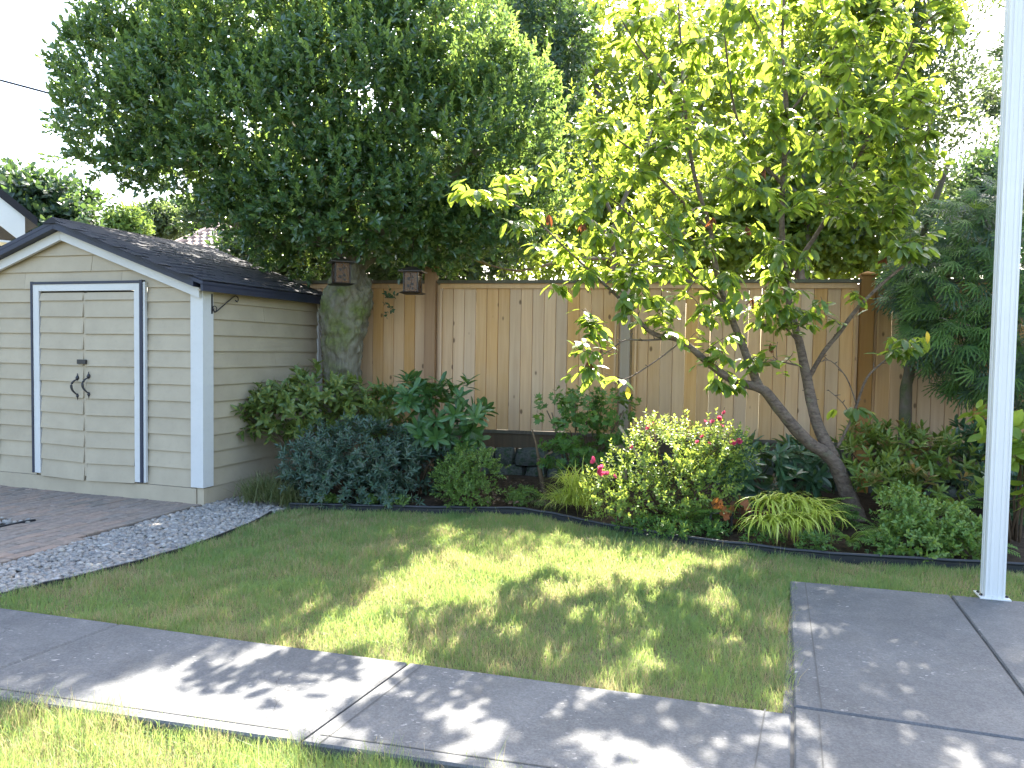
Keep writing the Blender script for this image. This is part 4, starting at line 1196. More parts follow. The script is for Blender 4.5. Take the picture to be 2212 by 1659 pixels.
for (x, y, Y) in ((1272, 790, 6.15), (1185, 475, 6.2), (1262, 492, 6.28), (1612, 500, 6.5), (1650, 375, 6.6), (1702, 690, 6.6), (1664, 752, 6.6), (1560, 610, 6.5), (1625, 655, 6.6), (1735, 700, 6.9), (1540, 480, 6.5), (1910, 560, 6.5)):
    c = np.array(at(x, y, Y)); k = 7
    d = np.column_stack([rng.normal(0, .35, (k, 2)), -np.ones(k)])
    V, F = scatter(T_big(.26, .12, .1), np.repeat(c[None], k, 0) - np.array(cl) + np.array((0, 0, .04)), unit(d), unit(rng.normal(0, 1, (k, 3))), rng.uniform(.05, .11, k))
    link('withered_leaves', np_mesh('withered_leaves', V, F, M_withered), cherry)['label'] = 'shrivelled red-brown dead leaf cluster'
for (x, y, Y) in ((1355, 835, 6.2), (1422, 442, 6.4), (2002, 716, 6.4)):
    c = np.array(at(x, y, Y))
    V, F = scatter(T_CHERRY, c[None] - np.array(cl), np.array([[.15, -.2, -1.0]]), np.array([[.2, -1., .1]]), [.10])
    link('yellow_leaf', np_mesh('yellow_leaf', V, F, M_yellow), cherry)['label'] = 'single yellow leaf'

# ================================================================== red cedar at the right in front of the fence
tb = at(1954, 945, 7.75); tb.z = .05
ced = empty('cedar_tree', tb, 0, 'slim-trunked cedar with flat drooping green sprays at right before the fence', 'tree')
limb(ced, [at(1954, 1010, 7.75), at(1955, 931, 7.75), at(1957, 842, 7.75), at(1966, 790, 7.72), at(1958, 725, 7.72), at(1950, 660, 7.7), at(1990, 520, 7.6), at(2050, 350, 7.5)], (.075, .062, .056, .053, .05, .046, .035, .02), M_cedarbark, 'trunk')
CB = [B(2080, 620, 7.3, 130, 110, .6), B(2190, 560, 7.0, 110, 130, .6), B(2060, 730, 7.2, 100, 70, .45), B(2150, 780, 7.1, 110, 80, .5), B(2250, 700, 6.9, 110, 150, .6), B(1985, 640, 7.5, 60, 60, .3), B(2060, 500, 7.4, 90, 70, .5), B(2170, 440, 7.3, 90, 60, .5), B(2240, 850, 7.0, 70, 60, .4), B(2100, 830, 7.3, 60, 30, .3), B(1960, 590, 7.5, 40, 40, .3)]
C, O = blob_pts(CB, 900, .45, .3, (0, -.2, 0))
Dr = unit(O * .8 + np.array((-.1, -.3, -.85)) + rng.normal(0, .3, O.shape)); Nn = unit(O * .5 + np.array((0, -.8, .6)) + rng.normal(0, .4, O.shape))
leaves(ced, T_SPR, C, Dr, Nn, rng.uniform(.13, .22, len(C)), M_dkleaf, 0, name='spray', mass='inner_sprays')  # darker leaf colour paints shade into the depth of the cedar crown
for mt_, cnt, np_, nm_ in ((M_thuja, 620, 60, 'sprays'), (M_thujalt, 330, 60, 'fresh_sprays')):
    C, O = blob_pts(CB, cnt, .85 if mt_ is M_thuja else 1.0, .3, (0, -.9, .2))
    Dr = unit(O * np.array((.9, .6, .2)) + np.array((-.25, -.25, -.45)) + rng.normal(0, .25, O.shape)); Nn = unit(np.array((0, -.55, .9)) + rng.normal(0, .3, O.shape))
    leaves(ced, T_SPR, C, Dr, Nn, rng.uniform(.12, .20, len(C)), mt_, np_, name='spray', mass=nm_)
for pts in ([(1958, 725, 7.72), (2040, 690, 7.5), (2120, 700, 7.3)], [(1950, 660, 7.7), (2060, 590, 7.4), (2180, 560, 7.1)], [(1962, 790, 7.7), (2050, 800, 7.4), (2150, 820, 7.2)]):
    limb(ced, [at(*p) for p in pts], (.02, .014, .007), M_cedarbark)

# ================================================================== trees beyond the fence
def tree(name, label, base, trunk, blobs, ns, k, T, L, mat, bark, tr=(.10, .04), inner=.5, SL=.2, up=.4, group=None, limbs=(), bias=None):
    root = empty(name, base, 0, label, 'tree', group)
    limb(root, trunk, tr, bark, 'trunk')
    for pts, r in limbs: limb(root, pts, r, bark)
    C, O = blob_pts(blobs, ns, inner, .2, bias, thin=False)
    Dr = unit(O + np.array((0, 0, up)) + rng.normal(0, .35, O.shape))
    P, D, N = shoots(C, Dr, SL, k, 75, 30, .35)
    leaves(root, T, P, D, N, L * rng.uniform(.7, 1.2, len(P)), mat, 0, mass='crown')
    return root

GB = 'trees beyond the fence'
b1 = at(1740, 700, 10.6); b1.z = -.1
tree('broadleaf_tree', 'sunlit broadleaf tree with forked grey trunk rising behind the fence', b1, [b1, at(1733, 600, 10.6), at(1743, 508, 10.6), at(1743, 420, 10.6)],
     [B(1740, 350, 11.2, 185, 100, .9), B(1580, 460, 11.2, 190, 95, .9), B(1820, 440, 11.0, 170, 110, .9), B(1810, 210, 11.2, 165, 100, .9), B(1620, 530, 10.9, 210, 70, .6), B(1860, 540, 10.9, 130, 55, .6), B(1820, 40, 11.2, 100, 85, .8), B(1920, 30, 11.3, 90, 90, .8)], 5000, 9, T_OVAL, .095, M_bgleaf, M_bgbark, (.11, .10, .085, .075), .3, .25, .3, GB,
     limbs=[([at(1743, 425, 10.6), at(1710, 412, 10.5), at(1670, 380, 10.5), at(1640, 345, 10.5)], (.05, .045, .035, .02)), ([at(1743, 425, 10.6), at(1728, 380, 10.6), at(1700, 330, 10.6), at(1690, 300, 10.6), at(1695, 150, 10.7)], (.07, .06, .05, .045, .02)), ([at(1745, 470, 10.6), at(1800, 430, 10.6), at(1850, 390, 10.6)], (.035, .03, .015)), ([at(1748, 430, 10.6), at(1780, 340, 10.7), at(1800, 220, 10.8)], (.04, .03, .015))])
b2 = at(1330, 700, 19.5); b2.z = -.1
tree('broadleaf_tree', 'yellow-green backlit tree seen between the dark evergreen and the cherry', b2, [b2, at(1320, 560, 19.5), at(1300, 400, 19.5), at(1290, 150, 19.6)],
     [B(1280, 240, 20, 160, 130, 1.8), B(1350, 400, 19.5, 190, 120, 1.8), B(1190, 440, 19.3, 170, 110, 1.6), B(1430, 500, 19.3, 200, 90, 1.6), B(1100, 530, 19, 190, 70, 1.3), B(1300, 560, 18.8, 260, 50, 1.2), B(1480, 290, 20, 180, 140, 1.8), B(1330, 90, 20.2, 190, 120, 1.8), B(1560, 130, 20.5, 200, 130, 1.8), B(1700, 280, 20, 200, 150, 1.6), B(1800, 460, 19.5, 170, 110, 1.4), B(1180, 60, 20.2, 120, 130, 1.6), B(1070, 70, 20.5, 130, 130, 1.4), B(1040, 260, 20.3, 120, 130, 1.4)], 6200, 9, T_OVAL, .15, M_bgleaf, M_bgbark, (.22, .18, .14, .08), .25, .4, .3, GB,
     limbs=[([at(1310, 480, 19.5), at(1400, 380, 19.4), at(1480, 290, 19.4), at(1560, 150, 19.6)], (.10, .08, .05, .02)), ([at(1310, 500, 19.5), at(1220, 450, 19.4), at(1130, 500, 19.2)], (.08, .05, .02))])
b8 = at(1330, 700, 10.2); b8.z = -.1
tree('understorey_tree', 'thin open tree with tangled dark branches just behind the fence left of the cherry', b8, [b8, at(1325, 590, 10.2), at(1330, 480, 10.2), at(1380, 360, 10.3), at(1420, 240, 10.4)],
     [B(1210, 500, 10, 140, 75, .5), B(1340, 400, 10.2, 150, 100, .6), B(1390, 300, 10.4, 90, 90, .5), B(1120, 560, 9.8, 120, 35, .3), B(1400, 540, 10, 140, 55, .4), B(1280, 290, 10.3, 110, 90, .5)], 360, 7, T_SMALL, .075, M_bgleaf, M_bgbark, (.045, .04, .035, .026, .01), .15, .22, .3, GB,
     limbs=[([at(1328, 520, 10.2), at(1260, 470, 10.1), at(1180, 480, 10), at(1100, 540, 9.9)], (.03, .025, .018, .008)), ([at(1328, 560, 10.2), at(1230, 560, 10), at(1120, 585, 9.9), at(1020, 560, 9.8)], (.025, .02, .014, .006)), ([at(1330, 480, 10.2), at(1290, 390, 10.2), at(1260, 290, 10.3)], (.028, .02, .008)), ([at(1335, 500, 10.2), at(1420, 470, 10.1), at(1500, 520, 10)], (.025, .018, .007)), ([at(1330, 570, 10.2), at(1420, 575, 10), at(1520, 560, 9.9)], (.02, .014, .006))])
b3 = at(1965, 700, 11); b3.z = -.1
tree('slender_tree', 'slender tree with sparse small leaves against the sky at upper right', b3, [b3, at(1965, 492, 11), at(1967, 400, 11), at(1965, 330, 11), at(1963, 254, 11), at(1975, 120, 11), at(1990, -40, 11)],
     [B(1960, 140, 11, 110, 120, .8), B(2040, 200, 11, 90, 100, .7), B(2100, 220, 11, 60, 60, .5), B(1960, 270, 11, 110, 80, .7), B(2010, 330, 10.9, 90, 60, .6), B(1930, 420, 10.8, 110, 70, .6), B(1980, 40, 11, 90, 80, .7), B(1900, 510, 10.7, 130, 50, .6), B(2000, -110, 11.4, 110, 90, .9), B(1895, -100, 11.3, 80, 80, .7), B(1815, -155, 11.3, 70, 80, .6), B(1728, -150, 11.3, 50, 65, .5), B(2060, -240, 11.5, 160, 110, 1.0), B(2210, -110, 11.7, 150, 110, 1.0), B(2230, -290, 11.7, 150, 120, 1.0)], 3000, 9, T_SMALL, .07, M_slender, M_bgbark, (.085, .075, .065, .055, .045, .03, .015), .25, .3, .5, GB,  # crown lobes above the frame are added to shade the patio
     limbs=[([at(1968, 350, 11), at(2010, 270, 11), at(2060, 200, 11), at(2100, 150, 11)], (.03, .022, .014, .006)), ([at(1966, 390, 11), at(2030, 340, 10.9), at(2080, 300, 10.9)], (.022, .014, .006)), ([at(1963, 300, 11), at(1930, 230, 11), at(1910, 130, 11)], (.025, .016, .008)), ([at(1966, 450, 11), at(2000, 400, 11), at(2040, 370, 11)], (.018, .012, .006))])
b4 = at(2140, 700, 12.5); b4.z = -.1
tree('evergreen_tree', 'dark bushy evergreen behind the fence beside the white post', b4, [b4, at(2140, 520, 12.5), at(2140, 400, 12.5)],
     [B(2130, 430, 12.5, 95, 75, .7), B(2200, 480, 12.3, 110, 110, .8), B(2090, 500, 12.2, 90, 60, .6), B(2190, 370, 12.6, 70, 60, .6), B(2060, 560, 12.0, 110, 45, .5)], 1800, 9, T_SMALL, .10, M_dkleaf, M_bgbark, (.10, .07, .03), .4, .25, .3, GB)
b5 = at(2270, 700, 15); b5.z = -.1
t5 = empty('conifer', b5, 0, 'tall blue-green conifer at the right edge behind the white post', 'tree', GB)
limb(t5, [b5, at(2262, 300, 15), at(2255, 20, 15)], (.2, .12, .03), M_cedarbark, 'trunk')
C, O = blob_pts([B(2200, 170, 15, 70, 70, .8), B(2215, 270, 15, 95, 80, .9), B(2230, 370, 15, 110, 80, 1.0), B(2240, 90, 15, 60, 70, .6)], 420, .4, .5)
leaves(t5, T_SPR, C, unit(O + np.array((-.3, -.2, -.35))), unit(np.array((0, -.3, 1.)) + rng.normal(0, .3, O.shape)), rng.uniform(.4, .6, len(C)), M_dkleaf, 0, name='spray', mass='crown')
b6 = at(640, 700, 11.8); b6.z = -.1
tree('hedge_tree', 'mid-green bushy tree showing under the dark evergreen above the shed roof', b6, [b6, at(620, 560, 11.8), at(600, 500, 11.8)],
     [B(570, 550, 11.6, 90, 45, .5), B(660, 540, 11.5, 120, 60, .6), B(760, 520, 11.6, 140, 70, .7), B(900, 470, 11.8, 150, 100, .8), B(1020, 420, 11.8, 130, 120, .8), B(990, 560, 11.6, 130, 40, .5), B(860, 575, 11.3, 120, 30, .4), B(1140, 260, 12, 110, 150, .8), B(1170, 90, 12.2, 100, 100, .8), B(1110, 440, 11.9, 110, 90, .7)], 5600, 9, T_SMALL, .10, M_dkleaf, M_bgbark, (.12, .08, .03), .35, .22, .3, GB)
b7 = at(90, 700, 14); b7.z = -.1
tree('garden_tree', 'dark leafy tree between the neighbouring gable and the shed roof', b7, [b7, at(90, 560, 14), at(100, 450, 14)],
     [B(95, 450, 14, 75, 50, .7), B(150, 450, 14, 38, 40, .4), B(50, 430, 14.2, 60, 45, .6), B(130, 500, 13.8, 70, 40, .6), B(20, 500, 13.8, 80, 50, .6), B(-10, 410, 14.5, 40, 40, .4)], 1100, 9, T_OVAL, .13, M_dkleaf, M_bgbark, (.12, .08, .04), .3, .3, .2, 'trees behind the shed')
for (x, y, Y, rx, ry, lab, mt) in ((335, 478, 42, 42, 20, 'rounded far tree left of the red tiled roof', M_slender), (395, 470, 44, 45, 24, 'far tree rising behind the red tiled roof', M_dkleaf), (272, 492, 30, 20, 16, 'small bright green far bush at the shed ridge', M_box), (455, 470, 40, 40, 34, 'far tree right of the red tiled roof', M_slender)):
    bb = at(x, 700, Y); bb.z = -.1
    tree('distant_tree', lab, bb, [bb, at(x, y + ry, Y), at(x, y, Y)], [B(x, y, Y, rx, ry), B(x - rx * .5, y + ry * .5, Y, rx * .7, ry * .8), B(x + rx * .5, y + ry * .4, Y, rx * .7, ry * .8)], 900, 8, T_SMALL, .22 * Y / 40, mt, M_bgbark, (.3, .2, .1), .3, .6, .2, 'far trees beyond the shed')

# ================================================================== houses and cables behind
e0 = at(77, 482, 11); HR = R(42)
nh = empty('neighbour_house', (e0.x, e0.y, 0), HR, 'white gable end with dark roof edge at the far left', 'house')
M_gable = paint('gable_white', (.72, .72, .70), .6, .03, .05)
ez = e0.z; sl_ = .80
MB().add([(-1.0, .5, 0), (-6, .5, 0), (-6, .5, ez + 5.75 * sl_ * .55), (-3.2, .5, ez + 2.95 * sl_ - .2), (-1.0, .5, ez + .4)], [(4, 3, 2, 1, 0)]).build('wall', paint('house_wall', (.55, .5, .42), .7, .05, .1), nh)
MB().box(-6, -1.0, .52, 6, 0, ez - .25).build('wall', MATS['house_wall'], nh)
def slope(x0, x1, y0, y1, lo, hi):
    z = lambda x: ez - x * sl_
    return [(x1, y0, z(x1) + lo), (x0, y0, z(x0) + lo), (x0, y1, z(x0) + lo), (x1, y1, z(x1) + lo), (x1, y0, z(x1) + hi), (x0, y0, z(x0) + hi), (x0, y1, z(x0) + hi), (x1, y1, z(x1) + hi)]
MB().hexa(slope(.02, -3.2, -.02, 6.2, -.03, .09)).build('roof', M_shingle, nh)
MB().hexa(slope(-.13, -3.2, .0, .035, -.42, -.035)).build('barge_board', M_gable, nh)
MB().box(-3.2, -.13, .0, .5, ez - .31, ez - .28).build('soffit', M_gable, nh)

t0 = at(352, 505, 30)
th_ = empty('tiled_house', (t0.x, t0.y, 0), R(-8), 'far house with reddish brown tiled roof above the shed ridge', 'house')
M_tile = NT('roof_tile'); _c = M_tile.coord('Object'); M_tile = M_tile.base(M_tile.ramp(M_tile.noise(_c, 3, 4), [(.3, (.30, .23, .20)), (.7, (.40, .31, .27))]), .8, .2)
zt = t0.z
MB().box(.3, 6.5, .5, 8, 0, zt - .6).build('wall', MATS['house_wall'], th_)
rw_ = MB(); 
for i in range(12):
    f0, f1 = i / 12, (i + 1) / 12
    ya, yb = 4.2 * f0, 4.2 * f1 + .12; za, zb = zt - .75 + 2.3 * f0 + .05, zt - .75 + 2.3 * f1 + .02
    x0, x1 = -.2 + 1.6 * f0, 7.2 - 1.6 * f0
    nt_ = 22
    for k in range(nt_):
        xa, xb = x0 + (x1 - x0) * k / nt_, x0 + (x1 - x0) * (k + 1) / nt_; xm = (xa + xb) / 2
        rw_.add([(xa, ya, za), (xm, ya, za + .07), (xb, ya, za), (xa, yb, zb), (xm, yb, zb + .07), (xb, yb, zb), (xa, ya, za - .07), (xm, ya, za - .02), (xb, ya, za - .07)], [(0, 1, 4, 3), (1, 2, 5, 4), (6, 7, 1, 0), (7, 8, 2, 1)])
rr_ = rw_.build('roof', M_tile, th_); rr_['kind'] = 'stuff'
MB().tube([(1.4, 4.3, zt + 1.62), (5.6, 4.3, zt + 1.62)], .14, 8).build('ridge', M_tile, th_)
MB().tube([(-.2, 0, zt - .65), (1.4, 4.3, zt + 1.62)], .12, 8).build('ridge', M_tile, th_)

def cable(pts, label, r=.012):
    P = spline([at(*p) for p in pts], 5); l = P[0]
    c_ = MB().tube([p - l for p in P], r, 6).build('overhead_cable', M_iron, None, True); c_.location = l
    tag(c_, label, 'cable')
cable([(-60, 157, 16), (0, 173, 16), (130, 208, 16), (330, 265, 16.5)], 'thin dark utility cable crossing the sky at upper left', .022)
cable([(1500, 22, 15), (1700, 8, 15), (1830, 4, 15), (1905, 6, 15), (2010, -6, 15)], 'thin dark cable at the top edge above the cherry', .016)
cable([(240, 462, 30), (285, 490, 30), (320, 515, 30)], 'faint cable dropping towards the far roofs over the shed', .02)

# ================================================================== two hanging lanterns
_ta = NT('amber_pane'); _ta.base((.16, .085, .04), .25, .5)
_tt = _ta.n('ShaderNodeBsdfTransparent'); _tt.inputs[0].default_value = (.85, .66, .40, 1); _tm = _ta.n('ShaderNodeMixShader'); _tm.inputs[0].default_value = .55
_ta.l(_ta.b.outputs[0], _tm.inputs[1]); _ta.l(_tt.outputs[0], _tm.inputs[2]); _ta.l(_tm.outputs[0], _ta.out.inputs['Surface']); M_amber = _ta.m
M_bronze_metal = plain('dark_bronze', (.035, .028, .022), .45, .5, .5)
def lantern(x, y, Y, rz, label, up):
    c = at(x, y, Y)
    r = empty('hanging_lantern', c, rz, label, 'lantern', 'lanterns hanging by the fence')
    hb_, hh = .068, .185
    MB().add([(-.11, -.11, .012), (.11, -.11, .012), (.11, .11, .012), (-.11, .11, .012), (-.075, -.075, .0), (.075, -.075, .0), (.075, .075, .0), (-.075, .075, .0), (-.08, -.08, .024), (.08, -.08, .024), (.08, .08, .024), (-.08, .08, .024)],
             [(7, 6, 5, 4), (4, 5, 1, 0), (5, 6, 2, 1), (6, 7, 3, 2), (7, 4, 0, 3), (0, 1, 9, 8), (1, 2, 10, 9), (2, 3, 11, 10), (3, 0, 8, 11), (8, 9, 10, 11)]).build('base', M_bronze_metal, r)
    z0, z1 = .024, .024 + hh
    for sx in (-1, 1):
        for sy in (-1, 1): MB().box(sx * hb_ - .006, sx * hb_ + .006, sy * hb_ - .006, sy * hb_ + .006, z0, z1).build('corner_bar', M_bronze_metal, r)
    MB().add([(-.115, -.115, z1), (.115, -.115, z1), (.115, .115, z1), (-.115, .115, z1), (-.115, -.115, z1 + .010), (.115, -.115, z1 + .010), (.115, .115, z1 + .010), (-.115, .115, z1 + .010), (-.03, -.03, z1 + .055), (.03, -.03, z1 + .055), (.03, .03, z1 + .055), (-.03, .03, z1 + .055)],
             [(3, 2, 1, 0), (0, 1, 5, 4), (1, 2, 6, 5), (2, 3, 7, 6), (3, 0, 4, 7), (4, 5, 9, 8), (5, 6, 10, 9), (6, 7, 11, 10), (7, 4, 8, 11), (8, 9, 10, 11)]).build('roof', M_bronze_metal, r)
    for q in range(4):
        a = q * math.pi / 2; ca, sa_ = math.cos(a), math.sin(a)
        f = lambda u, d, z: (u * ca + d * sa_, u * sa_ - d * ca, z)
        w = hb_ - .007
        pn = MB().hexa([f(-w, hb_ - .002, z0), f(w, hb_ - .002, z0), f(w, hb_ - .006, z0), f(-w, hb_ - .006, z0), f(-w, hb_ - .002, z1), f(w, hb_ - .002, z1), f(w, hb_ - .006, z1), f(-w, hb_ - .006, z1)]).build('panel', M_amber, r)
        mt = MB()
        for (u, z, s, an) in ((-.02, .07, .035, .5), (.02, .10, .035, -.6), (-.015, .135, .034, .7), (.02, .165, .03, -.4), (.02, .05, .03, .2)):
            pts = [(0, 0), (.3, .5), (1, 0), (.3, -.5)]
            mt.add([f(u + s * (p[0] * math.cos(an) - p[1] * math.sin(an)) - s * .5, hb_ - .0005, z + s * (p[0] * math.sin(an) + p[1] * math.cos(an))) for p in pts], [(0, 1, 2, 3)])
        mt.tube([f(-.012, hb_, z0), f(.006, hb_, .11), f(-.004, hb_, z1 - .01)], .0022, 5)
        mt.build('leaf_motif', M_bronze_metal, pn)
    MB().tube([(0, 0, z1 + .05), (0, 0, z1 + .07), (.0, 0, up)], .0035, 6).build('hanging_wire', M_bronze_metal, r)
    r.scale = (1.13, 1.13, 1.13)
lantern(737, 617, 8.15, R(24), 'bronze lantern hanging in front of the mossy trunk', .75)
lantern(891, 636, 8.35, R(-8), 'bronze lantern hanging beside the first fence post', .60)
cv = at(845, 664, 8.9)
iv = shrub('ivy_sprig', 'small dark sprig hanging against the fence left of the post', 'plant', (cv.x, cv.y, cv.z - .12), [B(845, 655, 8.85, 12, 22, .05)], 14, 4, T_SMALL, .05, M_dkleaf, 0, .05, .1, .2, stems=False)

# ================================================================== shrubs and flowers in the bed
def gnd(x, Y, z=.04):
    p = at(x, 1000, Y); return (p.x, Y, z)

aucuba = shrub('aucuba_shrub', 'yellow-spotted leafy shrub against the side of the shed', 'shrub', gnd(680, 8.05),
      [B(610, 885, 7.95, 80, 42, .3), B(690, 850, 8.05, 70, 36, .3), B(770, 880, 8.1, 70, 38, .3), B(560, 900, 7.85, 35, 25, .2), B(660, 905, 7.9, 70, 28, .3), B(820, 895, 8.15, 45, 38, .25)], 230, 9, T_big(.40, .04, .2, (.12, .85, 1.0, .7, .03)), .105, M_aucuba, 150, .10, .35, .35, 80, 35)
c = at(571, 848, 7.75)
V, F = scatter(T_OVAL, np.array([tuple(c - Vector(aucuba.location))]), np.array([[.05, -.1, -1.]]), np.array([[.2, -1, .1]]), [.10])
link('yellow_leaf', np_mesh('yellow_leaf', V, F, M_yellow), aucuba)['label'] = 'single hanging yellow leaf'
shrub('azalea_shrub', 'wide blue-green dome shrub beside the lawn edging in front of the shed corner', 'shrub', gnd(760, 7.5),
      [B(690, 995, 7.45, 72, 66, .35), B(790, 975, 7.55, 95, 62, .4), B(735, 1050, 7.35, 105, 45, .35), B(845, 1015, 7.45, 60, 60, .35), B(830, 1065, 7.35, 70, 32, .3)], 620, 11, T_LANCE, .062, M_azalea, 120, .07, .55, .5, 78, 40)
shrub('rhododendron', 'rhododendron with whorls of long dark green leaves under the first fence post', 'shrub', gnd(970, 7.95),
      [B(895, 860, 7.9, 45, 30, .25), B(975, 880, 7.9, 60, 42, .3), B(1025, 905, 7.8, 42, 32, .25), B(940, 930, 7.9, 70, 35, .3), B(1010, 950, 7.85, 50, 25, .25)], 62, 10, T_RHODO, .15, M_rhodo, 220, .06, .55, .3, 88, 42, r0=.012)
shrub('box_shrub', 'small loose green bush beside the bare leaf-littered soil', 'shrub', gnd(1010, 7.35),
      [B(985, 1035, 7.3, 42, 42, .22), B(1043, 1015, 7.35, 36, 36, .2), B(1010, 1065, 7.2, 55, 28, .2), B(1000, 985, 7.35, 16, 18, .1)], 520, 9, T_SMALL, .030, M_box, 0, .07, .5, .45)
shrub('low_shrub', 'dark low shrub between the dome shrub and the small bush', 'shrub', gnd(915, 7.7),
      [B(905, 1010, 7.75, 45, 60, .25), B(940, 985, 7.8, 40, 35, .2)], 90, 9, T_NARROW, .085, M_azalea, 40, .06, .5, .4)
shrub('lobed_leaf_shrub', 'lobed-leaf shrub in front of the second fence panel left of the roses', 'shrub', gnd(1255, 7.95),
      [B(1195, 890, 7.9, 40, 20, .2), B(1265, 885, 7.9, 60, 32, .3), B(1325, 893, 7.9, 40, 30, .25), B(1250, 940, 7.9, 60, 40, .3), B(1330, 950, 7.9, 45, 40, .25), B(1225, 990, 7.8, 45, 35, .25), B(1290, 1000, 7.8, 60, 40, .3)], 150, 6, T_LOB, .085, M_currant, 140, .10, .35, .3, 80, 40)
shrub('broad_leaf_shrub', 'dark broad-leaved rhododendron between the roses and the cherry trunk', 'shrub', gnd(1680, 7.35),
      [B(1610, 1000, 7.2, 55, 40, .3), B(1690, 1005, 7.35, 70, 45, .35), B(1755, 1020, 7.3, 55, 40, .3), B(1640, 1050, 7.0, 80, 35, .3), B(1570, 990, 7.0, 40, 45, .25)], 75, 9, T_RHODO, .145, M_rhodo2, 160, .06, .45, .3, 88, 48)
shrub('pieris_shrub', 'bushy shrub with bronze young leaf tips behind the cherry trunk', 'shrub', gnd(1960, 7.2),
      [B(1870, 985, 7.0, 50, 50, .3), B(1950, 970, 7.1, 70, 42, .35), B(2035, 1000, 6.9, 55, 48, .3), B(1905, 1050, 6.7, 70, 38, .3), B(2000, 1050, 6.7, 80, 40, .3), B(1845, 950, 7.2, 28, 28, .2)], 210, 10, T_NARROW, .095, M_pieris, 150, .08, .8, .4, 80, 34, extra=(.12, M_bronze, 1.0))
shrub('euonymus_shrub', 'light green small-leaved mound beside the white post at the lawn edge', 'shrub', gnd(2010, 5.95),
      [B(1955, 1105, 5.95, 48, 35, .22), B(2030, 1140, 5.85, 70, 40, .25), B(1975, 1170, 5.75, 75, 36, .22), B(2070, 1165, 5.75, 50, 36, .2)], 640, 9, T_hex(.55, .05, .06), .036, M_euon, 120, .08, .5, .5, 80, 40)
shrub('hydrangea', 'shrub with large bright chartreuse leaves at the right edge behind the white post', 'shrub', gnd(2190, 6.1),
      [B(2185, 940, 6.1, 50, 45, .3), B(2205, 1020, 6.0, 60, 60, .35), B(2140, 985, 6.1, 20, 28, .15), B(2240, 980, 6.0, 60, 80, .35)], 46, 7, T_OVAL, .135, M_hyd, 120, .12, .1, .3, 85, 55)
shrub('dark_shrub', 'deep green shrub in the shade behind the white post', 'shrub', gnd(2130, 7.1),
      [B(2120, 1040, 7.1, 60, 60, .35), B(2110, 960, 7.2, 60, 40, .3), B(2200, 1080, 6.9, 70, 60, .35)], 110, 9, T_RHODO, .11, M_rhodo2, 40, .07, .5, .3)
for (x, Y, w, lab) in ((705, 7.2, 26, 'tuft of yellow-green ground cover at the left end of the black edging'), (850, 7.15, 45, 'low yellow-green ground cover in front of the dome shrub'), (800, 7.2, 25, 'small leafy ground cover plant under the dome shrub'), (1120, 7.35, 25, 'small green weed on the bare soil'), (1450, 6.1, 40, 'low ivy creeping over the edging below the roses'), (1760, 5.75, 40, 'low leafy ground cover right of the gold grass'), (1900, 5.68, 45, 'low leafy ground cover left of the light green mound'), (1640, 6.0, 45, 'low leafy plant in front of the amber leaves at the edging'), (1380, 6.35, 45, 'low leafy plant at the front of the rose bush'), (1540, 6.15, 35, 'small leafy plant at the edging left of the golden grass'), (1130, 7.6, 40, 'low dark plants in front of the retaining wall'), (1820, 6.5, 50, 'low leafy plants around the foot of the cherry trunk'), (2080, 6.3, 45, 'low leafy plants behind the light green mound')):
    gz = .02; yy = FPX * (CAM_H - .06) / Y + 756
    shrub('ground_cover', lab, 'plant', gnd(x, Y, .01), [B(x, yy, Y, w, 13, .12)], 80, 6, T_SMALL, .03, M_box if x < 1300 else M_currant, 0, .04, .4, .2, stems=False, group='low plants along the edging')

# rose bush with flowers
rb = gnd(1440, 6.75)
RB = [B(1360, 1040, 6.65, 75, 55, .35), B(1440, 975, 6.75, 95, 55, .4), B(1520, 975, 6.8, 75, 50, .35), B(1420, 1085, 6.55, 90, 45, .3), B(1500, 1050, 6.65, 80, 60, .35), B(1335, 1105, 6.5, 42, 35, .2), B(1570, 975, 6.8, 50, 40, .25), B(1405, 935, 6.8, 20, 25, .1), B(1545, 1060, 6.65, 45, 50, .25), B(1300, 1070, 6.55, 40, 40, .2)]
rose = shrub('rose_bush', 'sunlit rose bush with small pink flowers in the middle of the bed', 'shrub', rb, RB, 820, 9, T_SMALL, .036, M_rose, 120, .12, .5, .3, 80, 40, ne=3)
fl = MB()
pet = T_big(.95, .05, -.5, (.3, .9, 1.0, .9, .6))
Pf = []
for ring, (nn, el, L) in enumerate(((5, .25, 1.0), (5, .7, .85), (4, 1.15, .6))):
    for k in range(nn):
        a = 6.283 * k / nn + ring * .5
        Pf.append((math.cos(a) * math.cos(el), math.sin(a) * math.cos(el), math.sin(el), L))
Pf = np.array(Pf); Dn = unit(Pf[:, :3]); Nn = unit(np.array((0, 0, 1.0)) - Dn * (Dn[:, 2:3])) + 1e-3
V, F = scatter(pet, np.zeros((len(Pf), 3)), Dn, Nn, Pf[:, 3] * .5)
fme = np_mesh('flower', V, F, M_pink)
for (x, y, Y, s) in ((1405, 925, 6.62, .055), (1412, 918, 6.63, .04), (1285, 998, 6.42, .055), (1278, 992, 6.43, .04), (1292, 1022, 6.38, .06), (1310, 1026, 6.36, .045), (1326, 1030, 6.36, .035), (1300, 1012, 6.38, .045), (1552, 905, 6.7, .04), (1540, 912, 6.7, .035), (1566, 893, 6.7, .035), (1558, 922, 6.7, .035), (1522, 912, 6.7, .03), (1582, 960, 6.6, .05), (1595, 955, 6.6, .045), (1518, 945, 6.6, .035), (1507, 956, 6.6, .03), (1530, 960, 6.6, .03), (1366, 968, 6.5, .03)):
    c = at(x, y, Y) - Vector(rose.location)
    o = link('flower', fme, rose, c); o.scale = (s * 1.45,) * 3; o.rotation_euler = (random.uniform(.5, 1.2), random.uniform(-.5, .5), random.uniform(0, 6))
ca = MB()
